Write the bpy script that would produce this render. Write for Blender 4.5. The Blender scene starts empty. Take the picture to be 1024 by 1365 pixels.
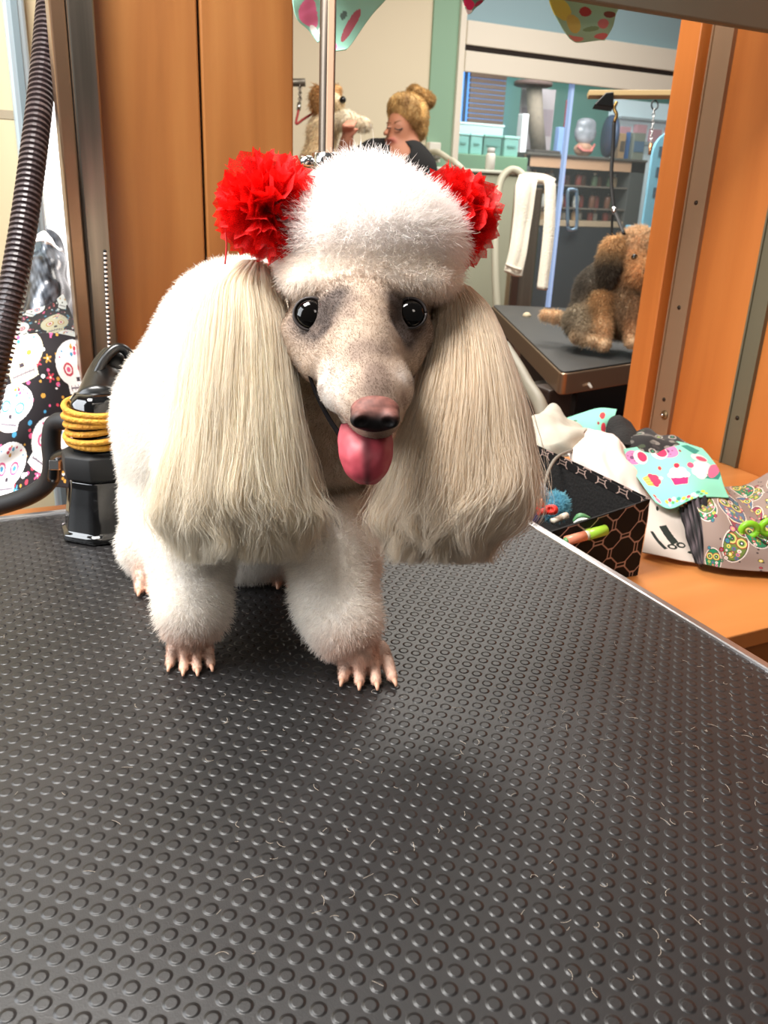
import bpy, math, random
import numpy as np
from mathutils import Matrix, Vector

rng = np.random.default_rng(7)
random.seed(7)
COL = bpy.context.scene.collection

# ------------------------------------------------------------------ camera
F, W, H = 1120.0, 1024, 1365
YAW, PITCH, ROLL = math.radians(26.5), math.radians(21), math.radians(2.5)
CAM = np.array([0, 0, 1.2])
FW = np.array([math.sin(YAW) * math.cos(PITCH), math.cos(YAW) * math.cos(PITCH), -math.sin(PITCH)])
_rt = np.array([math.cos(YAW), -math.sin(YAW), 0.0])
_up = np.cross(_rt, FW)
RT = _rt * math.cos(ROLL) + _up * math.sin(ROLL)
UP = _up * math.cos(ROLL) - _rt * math.sin(ROLL)
AX = np.array([RT, UP, FW])
RH = _rt
FH = np.array([math.sin(YAW), math.cos(YAW), 0.0])
ZZ = np.array([0, 0, 1.0])

def ray(px, py):
    return FW + RT * (px - 512) / F - UP * (py - 682.5) / F
def at(px, py, d):
    return CAM + ray(px, py) * d
def onz(px, py, z):
    r = ray(px, py); return CAM + r * ((z - CAM[2]) / r[2])
def ony(px, py, y):
    r = ray(px, py); return CAM + r * ((y - CAM[1]) / r[1])
def onx(px, py, x):
    r = ray(px, py); return CAM + r * ((x - CAM[0]) / r[0])

cam_d = bpy.data.cameras.new('camera')
cam = bpy.data.objects.new('camera', cam_d)
COL.objects.link(cam)
m = Matrix.Identity(4)
for i in range(3):
    m[i][0] = RT[i]; m[i][1] = UP[i]; m[i][2] = -FW[i]; m[i][3] = CAM[i]
cam.matrix_world = m
cam_d.sensor_fit = 'HORIZONTAL'; cam_d.sensor_width = 36.0
cam_d.lens = 36.0 * F / W
cam_d.clip_start = 0.02
cam_d.dof.use_dof = True
cam_d.dof.focus_distance = 0.72
cam_d.dof.aperture_fstop = 20
bpy.context.scene.camera = cam

# ------------------------------------------------------------------ materials
def lin(c):
    r = []
    for v in c[:3]:
        v = v / 255.0
        r.append(v / 12.92 if v <= 0.04045 else ((v + 0.055) / 1.055) ** 2.4)
    return tuple(r) + (1.0,)

def nmat(name):
    mt = bpy.data.materials.new(name); mt.use_nodes = True
    nt = mt.node_tree
    return mt, nt, nt.nodes['Principled BSDF']

def mat(name, c, rough=0.5, metal=0.0, c2=None, scale=8.0, bump=0.0, bscale=60.0, stretch=None, alpha=1.0,
        trans=0.0, emit=None, estr=0.0, sheen=0.0, coat=0.0, spec=None, detail=4.0):
    mt, nt, b = nmat(name)
    N, L = nt.nodes, nt.links
    b.inputs['Base Color'].default_value = lin(c)
    b.inputs['Roughness'].default_value = rough
    b.inputs['Metallic'].default_value = metal
    if spec is not None: b.inputs['Specular IOR Level'].default_value = spec
    b.inputs['Coat Weight'].default_value = coat
    b.inputs['Alpha'].default_value = alpha
    b.inputs['Transmission Weight'].default_value = trans
    b.inputs['Sheen Weight'].default_value = sheen
    if emit is not None:
        b.inputs['Emission Color'].default_value = lin(emit); b.inputs['Emission Strength'].default_value = estr
    tc = N.new('ShaderNodeTexCoord'); mp = N.new('ShaderNodeMapping')
    L.new(tc.outputs['Object'], mp.inputs['Vector'])
    if stretch: mp.inputs['Scale'].default_value = stretch
    nz = N.new('ShaderNodeTexNoise'); nz.inputs['Scale'].default_value = scale; nz.inputs['Detail'].default_value = detail
    L.new(mp.outputs[0], nz.inputs['Vector'])
    if c2 is not None:
        rp = N.new('ShaderNodeValToRGB')
        rp.color_ramp.elements[0].position = 0.3; rp.color_ramp.elements[1].position = 0.7
        rp.color_ramp.elements[0].color = lin(c); rp.color_ramp.elements[1].color = lin(c2)
        L.new(nz.outputs['Fac'], rp.inputs[0]); L.new(rp.outputs[0], b.inputs['Base Color'])
    if bump:
        n2 = N.new('ShaderNodeTexNoise'); n2.inputs['Scale'].default_value = bscale
        L.new(mp.outputs[0], n2.inputs['Vector'])
        bp = N.new('ShaderNodeBump'); bp.inputs['Strength'].default_value = bump; bp.inputs['Distance'].default_value = 0.01
        L.new(n2.outputs['Fac'], bp.inputs['Height']); L.new(bp.outputs[0], b.inputs['Normal'])
    return mt

def vcmat(name, rough=0.8, sheen=0.0, transl=0.0, spec=0.3):
    mt, nt, b = nmat(name)
    a = nt.nodes.new('ShaderNodeAttribute'); a.attribute_name = 'Col'
    nt.links.new(a.outputs['Color'], b.inputs['Base Color'])
    b.inputs['Roughness'].default_value = rough; b.inputs['Sheen Weight'].default_value = sheen
    b.inputs['Specular IOR Level'].default_value = spec
    if transl:
        tr = nt.nodes.new('ShaderNodeBsdfTranslucent'); mx = nt.nodes.new('ShaderNodeMixShader')
        nt.links.new(a.outputs['Color'], tr.inputs['Color'])
        mx.inputs[0].default_value = transl
        nt.links.new(b.outputs[0], mx.inputs[1]); nt.links.new(tr.outputs[0], mx.inputs[2])
        nt.links.new(mx.outputs[0], nt.nodes['Material Output'].inputs['Surface'])
    return mt

def wood(name, c1, c2, c3, stretch, rough=0.4):
    mt, nt, b = nmat(name); N, L = nt.nodes, nt.links
    tc = N.new('ShaderNodeTexCoord'); mp = N.new('ShaderNodeMapping'); mp.inputs['Scale'].default_value = stretch
    L.new(tc.outputs['Object'], mp.inputs['Vector'])
    n1 = N.new('ShaderNodeTexNoise'); n1.inputs['Scale'].default_value = 1.0; n1.inputs['Detail'].default_value = 5; n1.inputs['Distortion'].default_value = 0.4
    L.new(mp.outputs[0], n1.inputs['Vector'])
    rp = N.new('ShaderNodeValToRGB'); e = rp.color_ramp.elements
    e[0].position = 0.28; e[0].color = lin(c1); e[1].position = 0.72; e[1].color = lin(c3)
    k = e.new(0.5); k.color = lin(c2)
    L.new(n1.outputs['Fac'], rp.inputs[0]); L.new(rp.outputs[0], b.inputs['Base Color'])
    b.inputs['Roughness'].default_value = rough
    return mt

# ------------------------------------------------------------------ object helpers
def link(o, parent=None):
    COL.objects.link(o)
    if parent is not None:
        o.parent = parent
        o.matrix_parent_inverse = parent.matrix_world.inverted()
    return o

def tag(o, label, cat, group=None, kind=None):
    if label: o['label'] = label
    if cat: o['category'] = cat
    if group: o['group'] = group
    if kind: o['kind'] = kind
    return o

def thing(name, label, cat, loc=(0, 0, 0), group=None):
    o = bpy.data.objects.new(name, None); o.location = loc; o.empty_display_size = 0.05
    COL.objects.link(o)
    o.matrix_world = Matrix.Translation(Vector([float(v) for v in loc]))
    return tag(o, label, cat, group)

class MB:
    def __init__(s): s.v = []; s.f = []; s.n = 0; s.c = []
    def add(s, v, f, col=None):
        v = np.asarray(v, float).reshape(-1, 3)
        s.v.append(v); s.f += [tuple(int(i) + s.n for i in q) for q in f]; s.n += len(v)
        c = np.ones((len(v), 4)) if col is None else np.asarray(col, float)
        if c.ndim == 1: c = np.tile(c, (len(v), 1))
        s.c.append(c)
        return s
    def box(s, lo, hi, col=None, axes=None, org=None):
        lo = np.array(lo, float); hi = np.array(hi, float)
        v = np.array([[(lo, hi)[i][0], (lo, hi)[j][1], (lo, hi)[k][2]] for i in (0, 1) for j in (0, 1) for k in (0, 1)])
        if axes is not None: v = v @ np.array(axes)
        if org is not None: v = v + np.array(org)
        return s.add(v, [(0, 1, 3, 2), (4, 6, 7, 5), (0, 4, 5, 1), (2, 3, 7, 6), (0, 2, 6, 4), (1, 5, 7, 3)], col)
    def tube(s, pts, r, n=12, col=None, flat=1.0, ref=None, caps=True):
        pts = np.array(pts, float); k = len(pts)
        r = np.full(k, r, float) if np.isscalar(r) else np.array(r, float)
        t = np.gradient(pts, axis=0); t /= np.linalg.norm(t, axis=1)[:, None] + 1e-12
        a = np.array([0, 0, 1.0]) if ref is None else np.array(ref, float)
        if abs(a @ t[0]) > 0.95: a = np.array([1.0, 0, 0])
        V = []
        u = a - t[0] * (a @ t[0]); u /= np.linalg.norm(u)
        ang = np.linspace(0, 2 * math.pi, n, endpoint=False)
        for i in range(k):
            u = u - t[i] * (u @ t[i]); u /= np.linalg.norm(u)
            w = np.cross(t[i], u)
            V.append(pts[i] + r[i] * (np.cos(ang)[:, None] * u * flat + np.sin(ang)[:, None] * w))
        V = np.concatenate(V)
        fs = [(i * n + j, i * n + (j + 1) % n, (i + 1) * n + (j + 1) % n, (i + 1) * n + j) for i in range(k - 1) for j in range(n)]
        if caps:
            fs += [tuple(range(n))[::-1], tuple((k - 1) * n + j for j in range(n))]
        return s.add(V, fs, col)
    def lathe(s, prof, org=(0, 0, 0), n=24, axes=None, col=None):
        ang = np.linspace(0, 2 * math.pi, n, endpoint=False)
        V = np.array([[r * math.cos(a), r * math.sin(a), z] for r, z in prof for a in ang])
        if axes is not None: V = V @ np.array(axes)
        V = V + np.array(org)
        k = len(prof)
        fs = [(i * n + j, i * n + (j + 1) % n, (i + 1) * n + (j + 1) % n, (i + 1) * n + j) for i in range(k - 1) for j in range(n)]
        fs += [tuple(range(n))[::-1], tuple((k - 1) * n + j for j in range(n))]
        return s.add(V, fs, col)
    def prism(s, poly, z0, z1, col=None, axes=None, org=None):
        n = len(poly)
        V = np.array([[x, y, z0] for x, y in poly] + [[x, y, z1] for x, y in poly], float)
        if axes is not None: V = V @ np.array(axes)
        if org is not None: V = V + np.array(org)
        return s.add(V, [tuple(range(n))[::-1], tuple(range(n, 2 * n))] + [(i, (i + 1) % n, n + (i + 1) % n, n + i) for i in range(n)], col)
    def build(s, name, mt, parent=None, smooth=False, bevel=0.0, solid=0.0, colors=False, seg=2, sub=0):
        me = bpy.data.meshes.new(name)
        V = np.concatenate(s.v)
        org = np.zeros(3)
        me.from_pydata((V - org).tolist(), [], s.f)
        me.materials.append(mt)
        if colors:
            ca = me.color_attributes.new('Col', 'FLOAT_COLOR', 'POINT')
            ca.data.foreach_set('color', np.concatenate(s.c).astype(np.float32).ravel())
        if smooth: me.polygons.foreach_set('use_smooth', [True] * len(me.polygons))
        me.update()
        o = bpy.data.objects.new(name, me)
        link(o, parent)
        if solid:
            md = o.modifiers.new('solid', 'SOLIDIFY'); md.thickness = solid; md.offset = 0
        if bevel:
            md = o.modifiers.new('bevel', 'BEVEL'); md.width = bevel; md.segments = seg; md.limit_method = 'ANGLE'; md.angle_limit = math.radians(35)
            md.harden_normals = False
        if sub:
            md = o.modifiers.new('sub', 'SUBSURF'); md.levels = sub; md.render_levels = sub
        return o

def cat(P, t):
    """Catmull-Rom through rows of P at parameters t in 0..1"""
    P = np.asarray(P, float); n = len(P) - 1
    Q = np.concatenate([[2 * P[0] - P[1]], P, [2 * P[-1] - P[-2]]])
    x = np.clip(np.asarray(t, float) * n, 0, n - 1e-9); i = x.astype(int); f = (x - i)
    sh = (-1,) + (1,) * (P.ndim - 1)
    f = f.reshape(sh)
    p0, p1, p2, p3 = Q[i], Q[i + 1], Q[i + 2], Q[i + 3]
    return 0.5 * (2 * p1 + (p2 - p0) * f + (2 * p0 - 5 * p1 + 4 * p2 - p3) * f ** 2 + (3 * p1 - p0 - 3 * p2 + p3) * f ** 3)

def curve(P, n=40):
    return cat(P, np.linspace(0, 1, n))

def wave_noise(P, scale, seed=0, n=10):
    g = np.random.default_rng(seed); out = np.zeros(P.shape[:-1])
    for i in range(n):
        d = g.normal(size=P.shape[-1]); d /= np.linalg.norm(d)
        fr = scale * (0.5 + 1.6 * i / n)
        out += np.sin(P @ d * fr + g.uniform(0, 6.28)) / (0.6 + 1.4 * i / n)
    return out / n * 2

def patch(name, ctrl, mt, parent=None, nu=60, nv=60, noise=0.0, nscale=60, seed=0, solid=0.0015, paint=None, folds=None, shear=None):
    """A cloth: surface through a grid of control points, with crumples along its normal; paint(u,v)->rgb gives the woven print"""
    C = np.array([[np.array(p, float) if len(p) == 3 and not isinstance(p, tuple) else at(*p) for p in row] for row in ctrl])
    v = np.linspace(0, 1, nv); u = np.linspace(0, 1, nu)
    A = cat(C, v)                          # nv x cols x 3
    S = cat(A.transpose(1, 0, 2), u)       # nu x nv x 3
    du = np.gradient(S, axis=0); dv = np.gradient(S, axis=1)
    N = np.cross(du, dv); N /= np.linalg.norm(N, axis=2)[:, :, None] + 1e-12
    uu, vv = np.meshgrid(u, v, indexing='ij')
    if noise:
        S = S + N * (noise * wave_noise(S, nscale, seed))[:, :, None]
    if folds is not None:
        S = S + N * folds(uu, vv)[:, :, None]
    idx = np.arange(nu * nv).reshape(nu, nv)
    fs = np.stack([idx[:-1, :-1], idx[1:, :-1], idx[1:, 1:], idx[:-1, 1:]], -1).reshape(-1, 4)
    mb = MB()
    col = None
    if paint is not None:
        rgb = paint(uu.ravel(), vv.ravel())
        l = np.where(rgb <= 10.3, rgb / 255 / 12.92, ((rgb / 255 + 0.055) / 1.055) ** 2.4)
        col = np.concatenate([l, np.ones((len(l), 1))], 1)
    mb.add(S.reshape(-1, 3), fs, col)
    return mb.build(name, mt, parent, smooth=True, solid=solid, colors=paint is not None)

# ------------------------------------------------------------------ implicit bodies
class Sdf:
    def __init__(s): s.p = []
    def cone(s, a, b, r1, r2, k=0.02, **at_): s.p.append(('c', np.array(a), np.array(b), r1, r2, k, at_)); return s
    def ball(s, c, r, k=0.02, **at_): return s.cone(np.array(c), np.array(c) + 1e-5, r, r, k, **at_)
    def ell(s, c, r, axes=AX, k=0.02, **at_): s.p.append(('e', np.array(c), np.array(r), np.array(axes), None, k, at_)); return s
    def dist(s, q, P):
        if q[0] == 'c':
            _, a, b, r1, r2, k, _ = q
            ba = (b - a); pa = P - a.astype(P.dtype)
            h = np.clip(pa @ ba.astype(P.dtype) / (ba @ ba), 0, 1)
            return np.linalg.norm(pa - h[..., None] * ba.astype(P.dtype), axis=-1) - (r1 + (r2 - r1) * h)
        _, c, r, ax, _, k, _ = q
        L = (P - c.astype(P.dtype)) @ ax.T.astype(P.dtype)
        k0 = np.linalg.norm(L / r.astype(P.dtype), axis=-1); k1 = np.linalg.norm(L / (r ** 2).astype(P.dtype), axis=-1)
        return k0 * (k0 - 1) / (k1 + 1e-9)
    def ev(s, P):
        d = None
        for q in s.p:
            e = s.dist(q, P); k = q[5]
            if d is None: d = e
            elif q[6].get('sub'):
                e = -e; h = np.clip(0.5 - 0.5 * (d - e) / k, 0, 1)
                d = d * (1 - h) + e * h + k * h * (1 - h)
            else:
                h = np.clip(0.5 + 0.5 * (e - d) / k, 0, 1)
                d = e * (1 - h) + d * h - k * h * (1 - h)
        return d
    def grad(s, P, e=0.0015):
        g = np.stack([s.ev(P + np.eye(3)[i] * e) - s.ev(P - np.eye(3)[i] * e) for i in range(3)], -1)
        return g / (np.linalg.norm(g, axis=-1)[..., None] + 1e-12)
    def field(s, P, key, default, sharp=0.012):
        """blend of the primitives' own attribute, weighted by closeness"""
        ws, vs = 0, 0
        for q in s.p:
            if q[6].get('sub'): continue
            w = np.exp(-np.clip(s.dist(q, P), -0.03, 1) / sharp)
            val = np.array(q[6].get(key, default), float)
            vs = vs + (w[..., None] * val if val.ndim else w * val); ws = ws + w
        return vs / (ws[..., None] if np.ndim(vs) > np.ndim(ws) else ws)
    def bounds(s, pad):
        lo, hi = np.full(3, 9e9), np.full(3, -9e9)
        for q in s.p:
            if q[6].get('sub'): continue
            if q[0] == 'c':
                for c, r in ((q[1], q[3]), (q[2], q[4])): lo = np.minimum(lo, c - r); hi = np.maximum(hi, c + r)
            else:
                r = q[2].max(); lo = np.minimum(lo, q[1] - r); hi = np.maximum(hi, q[1] + r)
        return lo - pad, hi + pad
    def mesh(s, h, pad=None, warp=None):
        lo, hi = s.bounds(pad or 2.5 * h)
        n = np.ceil((hi - lo) / h).astype(int) + 1
        xs = [lo[i] + h * np.arange(n[i]) for i in range(3)]
        G = np.empty(n, np.float32)
        YZ = np.stack(np.meshgrid(xs[1], xs[2], indexing='ij'), -1)
        step = max(1, int(4e5 // (n[1] * n[2])))
        for i in range(0, n[0], step):
            x = xs[0][i:i + step]
            P = np.empty((len(x), n[1], n[2], 3), np.float32)
            P[..., 0] = x[:, None, None]; P[..., 1:] = YZ
            g = s.ev(P)
            if warp is not None: g = g + warp(P)
            G[i:i + step] = g
        V, Q = nets(G)
        return V * h + lo, Q

def nets(G):
    ins = G < 0
    c = [ins[i:G.shape[0] - 1 + i, j:G.shape[1] - 1 + j, k:G.shape[2] - 1 + k] for i in (0, 1) for j in (0, 1) for k in (0, 1)]
    tot = sum(x.astype(np.int8) for x in c); act = (tot > 0) & (tot < 8)
    I = np.argwhere(act); m = len(I)
    idx = np.full(act.shape, -1, np.int64); idx[act] = np.arange(m)
    acc = np.zeros((m, 3)); cnt = np.zeros(m)
    crn = [(i, j, k) for i in (0, 1) for j in (0, 1) for k in (0, 1)]
    val = {q: G[I[:, 0] + q[0], I[:, 1] + q[1], I[:, 2] + q[2]] for q in crn}
    for a in crn:
        for ax in range(3):
            if a[ax]: continue
            b = tuple(1 if i == ax else a[i] for i in range(3))
            va, vb = val[a], val[b]; x = (va < 0) != (vb < 0)
            t = np.where(x, va / np.where(x, va - vb, 1), 0)
            p = np.tile(np.array(a, float), (m, 1)); p[:, ax] += t
            acc[x] += p[x]; cnt[x] += 1
    V = I + acc / cnt[:, None]
    Q = []
    for ax in range(3):
        o = [(ax + 1) % 3, (ax + 2) % 3]
        sl0 = [slice(None)] * 3; sl1 = [slice(None)] * 3
        sl0[ax] = slice(0, -1); sl1[ax] = slice(1, None)
        d = ins[tuple(sl0)].astype(np.int8) - ins[tuple(sl1)].astype(np.int8)
        E = np.argwhere(d != 0)
        E = E[(E[:, o[0]] > 0) & (E[:, o[1]] > 0) & (E[:, o[0]] < G.shape[o[0]] - 1) & (E[:, o[1]] < G.shape[o[1]] - 1)]
        sg = d[E[:, 0], E[:, 1], E[:, 2]]
        def cell(da, db):
            e = E.copy(); e[:, o[0]] -= da; e[:, o[1]] -= db
            return idx[e[:, 0], e[:, 1], e[:, 2]]
        q = np.stack([cell(1, 1), cell(0, 1), cell(0, 0), cell(1, 0)], 1)
        q[sg < 0] = q[sg < 0][:, ::-1]
        Q.append(q)
    return V, np.concatenate(Q)

def sdf_obj(name, S, h, mt, parent=None, colorf=None, warp=None):
    V, Q = S.mesh(h, warp=warp)
    mb = MB(); col = None
    if colorf is not None:
        rgb = np.clip(colorf(V), 0, 255)
        col = np.concatenate([((rgb / 255 + 0.055) / 1.055) ** 2.4, np.ones((len(V), 1))], 1)
    mb.add(V, Q, col)
    return mb.build(name, mt, parent, smooth=True, colors=colorf is not None), V, Q

# ------------------------------------------------------------------ hair
def hair(name, P, rad, mt, parent, col=None):
    """P: strands x points x 3; rad: points; drawn as real hair curves"""
    n, k = P.shape[:2]
    cu = bpy.data.hair_curves.new(name)
    cu.add_curves([k] * n)
    cu.attributes['position'].data.foreach_set('vector', P.astype(np.float32).ravel())
    ra = cu.attributes.get('radius') or cu.attributes.new('radius', 'FLOAT', 'POINT')
    r = np.broadcast_to(np.asarray(rad), (n, k)).astype(np.float32)
    ra.data.foreach_set('value', r.ravel())
    if col is not None:
        c = np.asarray(col, float)
        if c.ndim == 2: c = np.repeat(c[:, None, :], k, 1)
        l = ((np.clip(c, 0, 255) / 255 + 0.055) / 1.055) ** 2.4
        l = np.concatenate([l, np.ones((n, k, 1))], 2)
        ca = cu.attributes.new('Col', 'FLOAT_COLOR', 'POINT')
        ca.data.foreach_set('color', l.astype(np.float32).ravel())
    cu.materials.append(mt)
    o = bpy.data.objects.new(name, cu)
    return link(o, parent)

def hairmat(name, transl=0.35, rough=0.6):
    mt, nt, b = nmat(name); N, L = nt.nodes, nt.links
    a = N.new('ShaderNodeAttribute'); a.attribute_name = 'Col'
    L.new(a.outputs['Color'], b.inputs['Base Color'])
    b.inputs['Roughness'].default_value = rough; b.inputs['Specular IOR Level'].default_value = 0.2
    tr = N.new('ShaderNodeBsdfTranslucent'); L.new(a.outputs['Color'], tr.inputs['Color'])
    mx = N.new('ShaderNodeMixShader'); mx.inputs[0].default_value = transl
    L.new(b.outputs[0], mx.inputs[1]); L.new(tr.outputs[0], mx.inputs[2])
    L.new(mx.outputs[0], N['Material Output'].inputs['Surface'])
    return mt

def sample(V, Q, n, seed=1, weight=None):
    g = np.random.default_rng(seed)
    T = np.concatenate([Q[:, [0, 1, 2]], Q[:, [0, 2, 3]]])
    a, b, c = V[T[:, 0]], V[T[:, 1]], V[T[:, 2]]
    ar = np.linalg.norm(np.cross(b - a, c - a), axis=1)
    if weight is not None: ar = ar * weight((a + b + c) / 3)
    i = g.choice(len(T), n, p=ar / ar.sum())
    r1, r2 = np.sqrt(g.random(n)), g.random(n)
    return a[i] * (1 - r1)[:, None] + b[i] * (r1 * (1 - r2))[:, None] + c[i] * (r1 * r2)[:, None]

def strands(P, N, L, comb, k=6, spread=0.35, grav=0.25, curl=0.12, seed=2):
    g = np.random.default_rng(seed); n = len(P)
    d = N + comb + g.normal(size=(n, 3)) * spread
    d /= np.linalg.norm(d, axis=1)[:, None]
    t = np.linspace(0, 1, k)[None, :, None]
    L = L[:, None, None]
    bend = g.normal(size=(n, 3)) * curl; bend[:, 2] -= grav
    w = g.normal(size=(n, 3)) * curl * 0.5
    return P[:, None, :] - d[:, None, :] * 0.001 + L * (d[:, None, :] * t + bend[:, None, :] * t ** 2 + w[:, None, :] * np.sin(t * 6.0) * t)
# ================================================================== materials
M_orangeL = wood('maple_panel', (126, 77, 38), (147, 94, 48), (160, 108, 58), (14, 14, 1.3), 0.35)
M_orangeR = wood('alder_panel', (166, 92, 38), (182, 106, 46), (192, 116, 54), (9, 9, 0.9), 0.4)
M_stile = wood('alder_stile', (190, 108, 46), (198, 116, 52), (204, 122, 58), (20, 20, 1.0), 0.4)
M_counter = wood('counter_wood', (196, 122, 62), (206, 132, 70), (214, 142, 80), (1.5, 14, 14), 0.3)
M_dark = mat('dark_gap', (28, 16, 8), 0.8)
M_alu = mat('aluminium', (178, 178, 180), 0.3, 0.9, bump=0.03)
M_standard = mat('shelf_standard_metal', (150, 120, 92), 0.45, 0.35)
M_standard2 = mat('shelf_standard_grey', (104, 98, 78), 0.5, 0.3)
M_steel = mat('brushed_steel', (150, 140, 128), 0.28, 1.0, c2=(120, 112, 102), scale=3, stretch=(18, 18, .6))
M_steelB = mat('bronze_steel', (142, 112, 88), 0.3, 0.9)
M_chrome = mat('chrome', (205, 205, 205), 0.12, 1.0)
M_cream = mat('cream_wall', (226, 212, 184), 0.75)
M_green = mat('sage_green_wall', (142, 176, 150), 0.7)
M_teal = mat('teal_wall', (112, 172, 160), 0.8, c2=(126, 182, 164), scale=1.5)
M_white = mat('white_frame', (232, 224, 208), 0.6)
M_tilew = mat('cream_tile', (196, 182, 148), 0.5)
M_grout = mat('tile_grout', (150, 138, 116), 0.8)
M_bluegrey = mat('blue_grey_metal', (168, 182, 188), 0.35, 0.4)
M_black = mat('black_plastic', (12, 12, 12), 0.28)
M_blackmatte = mat('black_matte', (16, 15, 15), 0.65)
M_brown = mat('dark_brown', (46, 32, 24), 0.5)
M_header = mat('header_grey', (98, 98, 86), 0.6, c2=(88, 86, 74), scale=4)
M_ceiling = mat('pale_ceiling', (214, 216, 214), 0.8)
M_transom = mat('blue_grey_wall', (150, 178, 186), 0.7)

def mat_floor():
    mt, nt, b = nmat('terracotta_tile'); N, L = nt.nodes, nt.links
    tc = N.new('ShaderNodeTexCoord'); br = N.new('ShaderNodeTexBrick'); br.offset = 0
    br.inputs['Scale'].default_value = 1.0; br.inputs['Brick Width'].default_value = 0.3; br.inputs['Row Height'].default_value = 0.3
    br.inputs['Mortar Size'].default_value = 0.006
    br.inputs['Color1'].default_value = lin((128, 72, 48)); br.inputs['Color2'].default_value = lin((140, 84, 58)); br.inputs['Mortar'].default_value = lin((128, 120, 128))
    L.new(tc.outputs['Object'], br.inputs['Vector']); L.new(br.outputs[0], b.inputs['Base Color'])
    b.inputs['Roughness'].default_value = 0.35
    return mt

def mat_rubber():
    """black rubber with staggered round studs, worn grey dust"""
    mt, nt, b = nmat('studded_rubber'); N, L = nt.nodes, nt.links
    tc = N.new('ShaderNodeTexCoord'); sep = N.new('ShaderNodeSeparateXYZ'); L.new(tc.outputs['Object'], sep.inputs[0])
    def mth(op, a, b_=None, c=None):
        n = N.new('ShaderNodeMath'); n.operation = op
        for i, v in enumerate((a, b_, c)):
            if v is None: continue
            if isinstance(v, (int, float)): n.inputs[i].default_value = v
            else: L.new(v, n.inputs[i])
        return n.outputs[0]
    sx, sy = 0.0172, 0.0172
    def lattice(ox, oy):
        fx = mth('SUBTRACT', mth('FRACT', mth('ADD', mth('DIVIDE', sep.outputs[0], sx), ox)), 0.5)
        fy = mth('SUBTRACT', mth('FRACT', mth('ADD', mth('DIVIDE', sep.outputs[1], sy), oy)), 0.5)
        return mth('SQRT', mth('ADD', mth('MULTIPLY', fx, fx), mth('MULTIPLY', fy, fy)))
    d = mth('MINIMUM', lattice(0, 0), lattice(0.5, 0.5))
    mr = N.new('ShaderNodeMapRange'); mr.interpolation_type = 'SMOOTHSTEP'
    L.new(d, mr.inputs['Value']); mr.inputs['From Min'].default_value = 0.29; mr.inputs['From Max'].default_value = 0.16
    mr.inputs['To Min'].default_value = 0; mr.inputs['To Max'].default_value = 1
    nz = N.new('ShaderNodeTexNoise'); nz.inputs['Scale'].default_value = 900; L.new(tc.outputs['Object'], nz.inputs['Vector'])
    bp = N.new('ShaderNodeBump'); bp.inputs['Strength'].default_value = 1.0; bp.inputs['Distance'].default_value = 0.0008
    b2 = N.new('ShaderNodeBump'); b2.inputs['Strength'].default_value = 0.25; b2.inputs['Distance'].default_value = 0.0004
    L.new(nz.outputs['Fac'], b2.inputs['Height']); L.new(mr.outputs[0], bp.inputs['Height']); L.new(b2.outputs[0], bp.inputs['Normal'])
    L.new(bp.outputs[0], b.inputs['Normal'])
    n2 = N.new('ShaderNodeTexNoise'); n2.inputs['Scale'].default_value = 7; n2.inputs['Detail'].default_value = 6; L.new(tc.outputs['Object'], n2.inputs['Vector'])
    rp = N.new('ShaderNodeValToRGB'); rp.color_ramp.elements[0].color = lin((20, 19, 19)); rp.color_ramp.elements[1].color = lin((36, 34, 34))
    rp.color_ramp.elements[0].position = 0.3; rp.color_ramp.elements[1].position = 0.75
    L.new(n2.outputs['Fac'], rp.inputs[0]); L.new(rp.outputs[0], b.inputs['Base Color'])
    b.inputs['Roughness'].default_value = 0.42; b.inputs['Specular IOR Level'].default_value = 0.5
    return mt
M_rubber = mat_rubber()

# ================================================================== setting
def struct(o): o['kind'] = 'structure'; return o

struct(MB().box((-1.5, -1.2, -0.05), (8.6, 8.2, 0.0)).build('floor', mat_floor()))
struct(MB().box((-1.5, 1.5, 2.75), (8.6, 8.2, 2.8)).build('ceiling', M_ceiling))
YW = 1.42
# left pair of maple boards with the dark joint between them
wl = struct(MB().box((0.205, YW, 0.0), (0.3605, YW + 0.04, 2.2)).box((0.3645, YW, 0.0), (0.513, YW + 0.04, 2.2)).build('wall_back', M_orangeL, bevel=0.003))
struct(MB().box((0.3600, YW + 0.012, 0.0), (0.3650, YW + 0.03, 2.2)).build('trim_1', M_dark))
struct(MB().box((1.343, YW - 0.01, 0.70), (1.372, YW + 0.05, 1.75)).build('trim_2', M_stile, bevel=0.002))
struct(MB().box((1.372, 0.2, 0.0), (1.41, YW + 0.05, 1.75)).build('wall_right', M_orangeR, bevel=0.002))
struct(MB().box((0.45, 1.150, ony(900, 21, 1.15)[2]), (1.371, 1.168, 1.72)).build('trim_3', M_header, bevel=0.003))
# below the counter the cubicle is closed by a panel
struct(MB().box((0.513, YW, 0.0), (1.372, YW + 0.03, 0.70)).build('wall_front', M_orangeL))

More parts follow.
